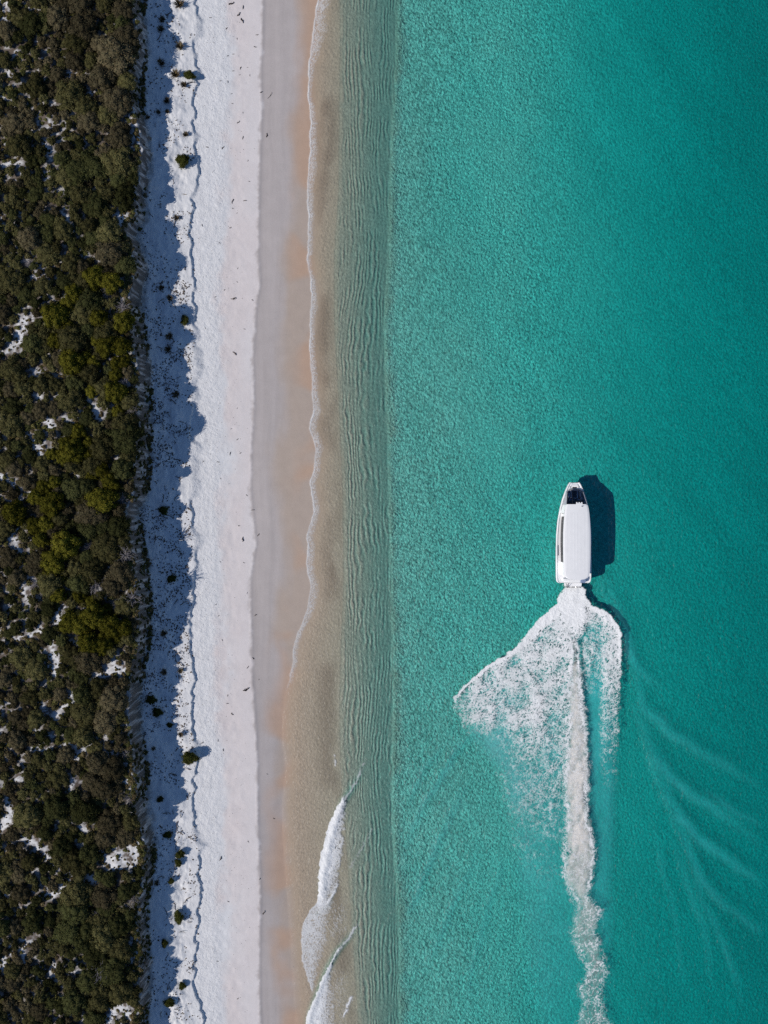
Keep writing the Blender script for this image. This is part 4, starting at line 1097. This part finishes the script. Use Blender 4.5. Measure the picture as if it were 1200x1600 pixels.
SPOTS += [(a / 3.333 + 290, b / 3.333 + 400, s) for a, b, s in [(270, 65, .3), (268, 135, .3), (203, 175, .35), (250, 223, 1.0), (155, 215, .4), (347, 227, .4), (105, 380, .3), (305, 380, .35), (265, 505, .9), (180, 767, .3), (270, 793, .3), (237, 900, .3),
          (268, 955, .4), (232, 1027, .6), (285, 1030, .4), (95, 1070, .4), (172, 1075, .5), (183, 1158, .35), (318, 1245, .4), (350, 1322, .5)]]
SPOTS += [(a / 3.333 + 290, b / 3.333 + 800, s) for a, b, s in [(275, 75, .4), (297, 143, .9), (380, 120, .6), (183, 260, .3), (303, 263, .35), (320, 423, .3), (160, 485, .4), (173, 540, .4), (193, 665, .4), (362, 538, .5), (350, 765, .5), (322, 812, .5),
          (312, 938, 1.2), (220, 955, .4), (217, 995, .45), (243, 1053, .6), (90, 1200, .6), (170, 1187, .4), (193, 1235, .5), (380, 875, .3)]]
SPOTS += [(427, 1282, .4), (406, 1374, .4), (411, 1428, .7), (417, 1211, .3), (347, 1342, .8), (357, 1408, .4), (340, 1500, .4), (372, 1560, .4), (388, 1315, .35)]
for i, (u, v, s) in enumerate(SPOTS):
    x, y = at(u, v, 0.8); z = float(ground(np.array([x]), np.array([y]))[0])
    sand = 'damp grey sand' if x > float(x_berm(np.array([y]))[0]) else ('pinkish dry sand' if x > float(x_pink(np.array([y]))[0]) else 'white dry sand')
    size = 'large' if s > .75 else ('small' if s > .42 else 'tiny')
    lab = size + ' seaweed on ' + sand + ', ' + next(t for a, b, t in near if a <= v < b)
    o = link('seaweed_clump', WEEDS[i % 6], loc=(x, y, z), label=lab, category='seaweed', group='seaweed clumps along the beach')
    o.rotation_euler = (0, 0, sr.uniform(0, 6.28)); o.scale = (s * .85, s * .85, s * .7)
x, y = at(421, 149, .6)
o = link('driftwood_stick', stick_mesh('driftwood_stick', 1200, M['bark']), loc=(x, y, float(ground(np.array([x]), np.array([y]))[0])), label='thin straight driftwood stick on the damp sand near the top', category='driftwood')
o.rotation_euler = (0, 0, 1.0); o.scale = (1.1, .5, .8)

# ------------------------------------------------------------------ the tour boat
BX, BY = 29.35, -11.0
boat = bpy.data.objects.new('tour_boat', None); COL.objects.link(boat); boat.location = (BX, BY, 0)
boat['label'] = 'white passenger tour boat with a long white roof, heading up the picture'; boat['category'] = 'boat'

def part(name, v, f, mat, parent=None, smooth=False, bevel=0.0, label=None):
    me = mesh_py(name, v, f, mat, smooth)
    o = link(name, me, parent or boat)
    if bevel:
        b = o.modifiers.new('bevel', 'BEVEL'); b.width = bevel; b.segments = 2; b.limit_method = 'ANGLE'
    if label: o['label'] = label
    return o

def box(x0, x1, y0, y1, z0, z1):
    v = [(x0, y0, z0), (x1, y0, z0), (x1, y1, z0), (x0, y1, z0), (x0, y0, z1), (x1, y0, z1), (x1, y1, z1), (x0, y1, z1)]
    return v, [(0, 3, 2, 1), (4, 5, 6, 7), (0, 1, 5, 4), (1, 2, 6, 5), (2, 3, 7, 6), (3, 0, 4, 7)]

def slab(outline, z0, z1):
    n = len(outline)
    z0f = z0 if callable(z0) else (lambda x, y: z0); z1f = z1 if callable(z1) else (lambda x, y: z1)
    v = [(x, y, z0f(x, y)) for x, y in outline] + [(x, y, z1f(x, y)) for x, y in outline]
    f = [tuple(range(n - 1, -1, -1)), tuple(range(n, 2 * n))] + [(i, (i + 1) % n, n + (i + 1) % n, n + i) for i in range(n)]
    return v, f

YS = [0.0, 0.06, 0.18, 0.4, 1.0, 3.0, 5.0, 7.5, 9.6, 11.5, 13.0, 14.4, 15.2, 15.55]
HB = [2.15, 2.38, 2.54, 2.65, 2.70, 2.72, 2.72, 2.68, 2.52, 2.20, 1.84, 1.34, 0.98, 0.74]
hb = lambda y: float(np.interp(y, YS, HB))
gz = lambda y: 1.15 + 0.5 * (max(y, 0) / 15.5) ** 1.6
vs, fs = [], []
for y, b in zip(YS, HB):
    t = max(0.0, (y - 9) / 6.5)
    prof = [(0.0, -0.35 + 0.75 * t ** 2), (b * (0.80 - 0.25 * t), -0.1 + 0.55 * t ** 1.5), (b * (0.95 - 0.1 * t), 0.35 + 0.4 * t), (b, gz(y) - 0.22), (b + 0.03, gz(y) - 0.1), (b - 0.02, gz(y)), (b - 0.16, gz(y) + 0.01), (b - 0.18, gz(y) - 0.10)]
    vs += [(-px, y, pz) for px, pz in reversed(prof)] + [(px, y, pz) for px, pz in prof[1:]]
K = 15
for i in range(len(YS) - 1):
    for j in range(K - 1):
        fs.append((i * K + j, (i + 1) * K + j, (i + 1) * K + j + 1, i * K + j + 1))
fs.append(tuple(range(K))); fs.append(tuple((len(YS) - 1) * K + j for j in reversed(range(K))))
hull = part('hull', vs, fs, M['gel'], smooth=False)
# deck plate inside the gunwale
dv, df = [], []
dys = [0.05, 0.18, 0.4, 1, 3, 5, 7.5, 9.6, 11.5, 13, 14.4, 15.2, 15.5]
for y in dys:
    b = hb(y) - 0.165; dv += [(-b, y, gz(y) - 0.07), (b, y, gz(y) - 0.07)]
for i in range(len(dys) - 1): df.append((2 * i, 2 * i + 1, 2 * i + 3, 2 * i + 2))
deck = part('deck', dv, df, M['gel'])
part('rubbing_strake', *slab([(-(hb(y) + 0.05), y) for y in YS] + [(-(hb(y) + 0.015), y) for y in reversed(YS)], lambda x, y: gz(y) - 0.26, lambda x, y: gz(y) - 0.17), M['gelgrey'], hull)
part('rubbing_strake', *slab([((hb(y) + 0.015), y) for y in YS] + [((hb(y) + 0.05), y) for y in reversed(YS)], lambda x, y: gz(y) - 0.26, lambda x, y: gz(y) - 0.17), M['gelgrey'], hull)

# cabin with side windows
CY = [1.3, 3.0, 6.0, 9.0, 10.6, 12.2]; CW = [1.95, 2.02, 2.06, 2.00, 1.88, 1.58]
cw = lambda y: float(np.interp(y, CY, CW))
ring = [(cw(y), y) for y in CY] + [(-cw(y), y) for y in reversed(CY)]
cabin = part('cabin', *slab(ring, 1.0, 2.74), M['gel'])
wy_ = [3.3, 4.8, 6.3, 7.8, 9.4, 11.1]
for s in (-1, 1):
    for a, b in zip(wy_[:-1], wy_[1:]):
        a2, b2 = a + 0.012, b - 0.012
        o4 = [(s * (cw(a2) + 0.005), a2), (s * (cw(b2) + 0.005), b2), (s * (cw(b2) + 0.03), b2), (s * (cw(a2) + 0.03), a2)]
        if s > 0: o4 = o4[::-1]
        part('side_window', *slab(o4, 1.22, 2.72), M['window'], cabin)

# roof: cambered shell with rounded corners and shallow ribs
RY = [0.78, 0.95, 1.25, 2.0, 4.0, 6.0, 8.0, 9.5, 10.8, 11.6, 12.0, 12.18]
RW = [1.20, 1.60, 1.88, 2.00, 2.07, 2.09, 2.07, 1.99, 1.89, 1.78, 1.66, 1.50]
NX = 15
vs, fs = [], []
def roof_z(x, y):
    return 2.98 - 0.055 * (x / 2.1) ** 2 - 0.02 * ((y - 6.5) / 6) ** 2
for zoff in (0, -0.14):
    for y, w in zip(RY, RW):
        for i in range(NX):
            t = -1 + 2 * i / (NX - 1); x = t * w
            e = 0.05 if abs(t) > 0.99 and zoff == 0 else 0
            vs.append((x, y - 0.10 * (1 - t * t) * (1 if y < 1 else 0), roof_z(x, y) + zoff - e))
NR = len(RY)
for i in range(NR - 1):
    for j in range(NX - 1):
        a = i * NX + j; fs.append((a, a + 1, a + NX + 1, a + NX)); b = NR * NX + a; fs.append((b, b + NX, b + NX + 1, b + 1))
for i in range(NR - 1):
    for j in (0, NX - 1):
        a = i * NX + j; b = NR * NX + a; fs.append((a, a + NX, b + NX, b) if j == 0 else (a, b, b + NX, a + NX))
for j in range(NX - 1):
    a = j; b = NR * NX + j; fs.append((a, b, b + 1, a + 1)); a = (NR - 1) * NX + j; b = NR * NX + a; fs.append((a, a + 1, b + 1, b))
roof = part('roof', vs, fs, M['gel'])
for x in (-1.5, -1.0, -0.5, 0.0, 0.5, 1.0, 1.5):
    yy = [y for y in RY if 1.9 < y < 11]; n = len(yy)
    v = []
    for y in yy:
        for dx, dz in ((-0.07, -0.006), (-0.03, 0.005), (0.03, 0.005), (0.07, -0.006)): v.append((x + dx, y, roof_z(x, y) + dz))
    f = [(i * 4 + j, i * 4 + j + 1, i * 4 + j + 5, i * 4 + j + 4) for i in range(n - 1) for j in range(3)] + [(0, 1, 2, 3), tuple((n - 1) * 4 + q for q in (3, 2, 1, 0))]
    part('roof_rib', v, f, M['gel'], roof)
part('light_bar', *box(-0.12, 0.85, 12.14, 12.36, 2.84, 2.97), M['gel'], roof, bevel=0.03)
for x in (-0.02, 0.36, 0.74): part('lamp', *box(x - 0.1, x + 0.1, 12.36, 12.50, 2.83, 2.96), M['gel'], roof, bevel=0.03)
mb = MB(); tube(mb, (0.72, 11.85, 2.93), (0.72, 11.85, 3.12), 0.10, 0.08, 8); tube(mb, (0.72, 11.85, 3.12), (0.72, 11.85, 3.9), 0.015, 0.01, 4)
v, f, t = mb.arrays(); part('antenna', v, f.tolist(), M['gelgrey'], roof)
# shoulders that run from the roof front down to the side deck
for s in (-1, 1):
    p = [(s * 1.80, 11.62, 2.78), (s * 1.50, 12.16, 2.84), (s * 1.86, 12.05, 1.9), (s * 2.18, 10.9, 1.45), (s * 1.95, 10.75, 2.72)]
    q = [(x - s * 0.06, y, z - 0.03) for x, y, z in p]
    f = [tuple(range(5)), tuple(range(9, 4, -1))] + [(i, (i + 1) % 5, 5 + (i + 1) % 5, 5 + i) for i in range(5)]
    part('roof_shoulder', p + q, f, M['gel'], cabin)
# windscreen: five panes sloping from the roof front down to the foredeck
TOP = [(-1.56, 12.20), (-0.62, 12.26), (0.62, 12.26), (1.56, 12.20)]
BOT = [(-1.22, 14.05), (-0.55, 14.48), (0.55, 14.48), (1.22, 14.05)]
zt, zb = 2.80, 1.92
ws = None
for i in range(3):
    q = [(TOP[i][0] + 0.03, TOP[i][1], zt), (TOP[i + 1][0] - 0.03, TOP[i + 1][1], zt), (BOT[i + 1][0] - 0.03, BOT[i + 1][1], zb), (BOT[i][0] + 0.03, BOT[i][1], zb)]
    part('windscreen_pane', q + [(x, y, z - 0.02) for x, y, z in q], [(0, 3, 2, 1), (4, 5, 6, 7), (0, 1, 5, 4), (1, 2, 6, 5), (2, 3, 7, 6), (3, 0, 4, 7)], M['glass'])
for i in range(4):
    mb = MB(); tube(mb, (TOP[i][0], TOP[i][1], zt), (BOT[i][0], BOT[i][1], zb), 0.035, 0.035, 4)
    v, f, t = mb.arrays(); part('windscreen_frame', v, f.tolist(), M['rubber' if i in (1, 2) else 'gelgrey'])
# cabin front below the glass
fr_out = [(-1.62, 12.1), (-1.26, 14.08), (-0.57, 14.54), (0.57, 14.54), (1.26, 14.08), (1.62, 12.1)]
v = [(x * 1.13, y + (0.1 if y > 13 else 0), gz(y) - 0.08) for x, y in fr_out] + [(x, y, zb if y > 13 else zt - 0.02) for x, y in fr_out]
part('cabin_front', v, [(i, i + 1, 7 + i, 6 + i) for i in range(5)], M['gelgrey'], cabin)
# inside the wheelhouse
part('wheelhouse_floor', *slab([(-1.5, 12.22), (1.5, 12.22), (1.2, 13.9), (0.5, 14.3), (-0.5, 14.3), (-1.2, 13.9)], 1.50, 1.56), M['navy'])
for x, y0, y1, w in ((-0.95, 13.25, 13.95, .10), (-0.55, 13.15, 14.2, .10), (0.38, 13.1, 14.25, .09), (0.75, 13.35, 13.9, .08), (1.0, 12.9, 13.3, .1)):
    part('seat', *box(x - w, x + w, y0, y1, 1.57, 2.02 if y1 < 14 else 1.86), M['seat'], bevel=0.03)
part('helm_chair', *box(-0.95, -0.45, 12.75, 13.05, 1.57, 2.2), M['bluegrey'], bevel=0.05)
part('helm_chair', *box(0.35, 0.62, 12.78, 12.98, 1.57, 2.22), M['seat'], bevel=0.05)
part('console', *box(-0.25, 0.1, 13.05, 13.2, 1.57, 2.18), M['gel'], bevel=0.03)
# foredeck fittings
part('deck_hatch', *box(-0.32, 0.32, 14.66, 14.84, gz(14.7) - 0.07, gz(14.7) - 0.02), M['rubber'], deck, bevel=0.01)
part('bow_locker', *slab([(-0.62, 14.95), (0.62, 14.95), (0.45, 15.3), (-0.45, 15.3)], gz(15) - 0.07, gz(15) + 0.02), M['gel'], deck, bevel=0.02)
part('cleat', *box(-0.66, -0.60, 14.75, 14.95, gz(14.8) - 0.07, gz(14.8) + 0.02), M['steel'], deck)
part('cleat', *box(0.62, 0.68, 14.75, 14.98, gz(14.8) - 0.07, gz(14.8) + 0.02), M['steel'], deck)
# bow and side rails
for s in (-1, 1):
    mb = MB(); pr = None
    for y in np.linspace(12.6, 15.3, 7):
        p = np.array([s * (hb(y) - 0.12), y, gz(y) + 0.42]); 
        tube(mb, (p[0], y, gz(y)), p, 0.016, 0.016, 4)
        if pr is not None: tube(mb, pr, p, 0.018, 0.018, 4)
        pr = p
    v, f, t = mb.arrays(); part('bow_rail', v, f.tolist(), M['steel'])
# boarding pads on the side deck edge
part('boarding_pad', *box(-2.66, -2.44, 4.25, 5.85, gz(5) + 0.012, gz(5) + 0.035), M['gelgrey'], deck)
part('boarding_pad', *box(2.44, 2.66, 4.25, 5.85, gz(5) + 0.012, gz(5) + 0.035), M['gelgrey'], deck)
# stern: quarter pods, aft bench, platform, ladder, fenders
arc = [(-1.75 + 3.5 * i / 8, 0.42 - 0.22 * math.sin(math.pi * i / 8)) for i in range(9)]
part('aft_bench', *slab(arc + [(x, y + 0.35) for x, y in reversed(arc)], gz(0.4) - 0.07, gz(0.4) + 0.42), M['gel'], bevel=0.03)
part('cover_box', *slab([(0.95, 0.12), (1.55, 0.08), (1.72, 0.45), (1.62, 0.80), (1.12, 0.72), (0.88, 0.42)], gz(0.3) + 0.1, gz(0.3) + 0.62), M['bluegrey'], bevel=0.04)
plat = part('swim_platform', *slab([(-1.35, 0.02), (-1.25, -0.52), (-1.0, -0.62), (1.2, -0.62), (1.38, -0.5), (1.42, 0.02)], 0.38, 0.48), M['gel'], bevel=0.02)
for a, b in ((-0.85, -0.35), (-0.15, 0.35), (0.5, 0.85), (0.95, 1.25)):
    part('rubber_fender', *box(a, b, -0.74, -0.625, 0.30, 0.50), M['rubber'], plat, bevel=0.02)
mb = MB()
for x in (-1.12, -0.80):
    tube(mb, (x, 0.15, 1.0), (x, -0.35, 0.95), 0.035, 0.035, 4); tube(mb, (x, -0.35, 0.95), (x + 0.05, -0.78, 0.45), 0.035, 0.035, 4)
for y, z in ((-0.25, 0.95), (-0.55, 0.74), (-0.75, 0.5)): tube(mb, (-1.12, y, z), (-0.78, y, z), 0.03, 0.03, 4)
v, f, t = mb.arrays(); part('boarding_ladder', v, f.tolist(), M['rubber'])
for x in (-0.55, 0.65):
    mb = MB(); tube(mb, (x, 0.05, 0.12), (x, -0.75, 0.08), 0.2, 0.16, 8); v, f, t = mb.arrays(); part('jet_nozzle', v, f.tolist(), M['steel'])

# ------------------------------------------------------------------ look-alikes that share a description are told apart by their order down the picture
WORD = 'one two three four five six seven eight nine ten eleven twelve thirteen fourteen fifteen sixteen seventeen eighteen nineteen twenty'.split()
ORD = 'first second third fourth fifth sixth seventh eighth ninth tenth eleventh twelfth thirteenth fourteenth fifteenth sixteenth seventeenth eighteenth nineteenth twentieth'.split()
same = {}
for o in COL.objects:
    if o.parent is None and 'label' in o and 'kind' not in o: same.setdefault(o['label'], []).append(o)
for lab, os_ in same.items():
    if 1 < len(os_) <= 20:
        os_.sort(key=lambda o: -o.location.y)
        for i, o in enumerate(os_):
            n = len(os_)
            o['label'] = lab + (', topmost of ' + WORD[n - 1] if i == 0 else (', lowest of ' + WORD[n - 1] if i == n - 1 else ', ' + ORD[i] + ' of ' + WORD[n - 1] + ' downward'))
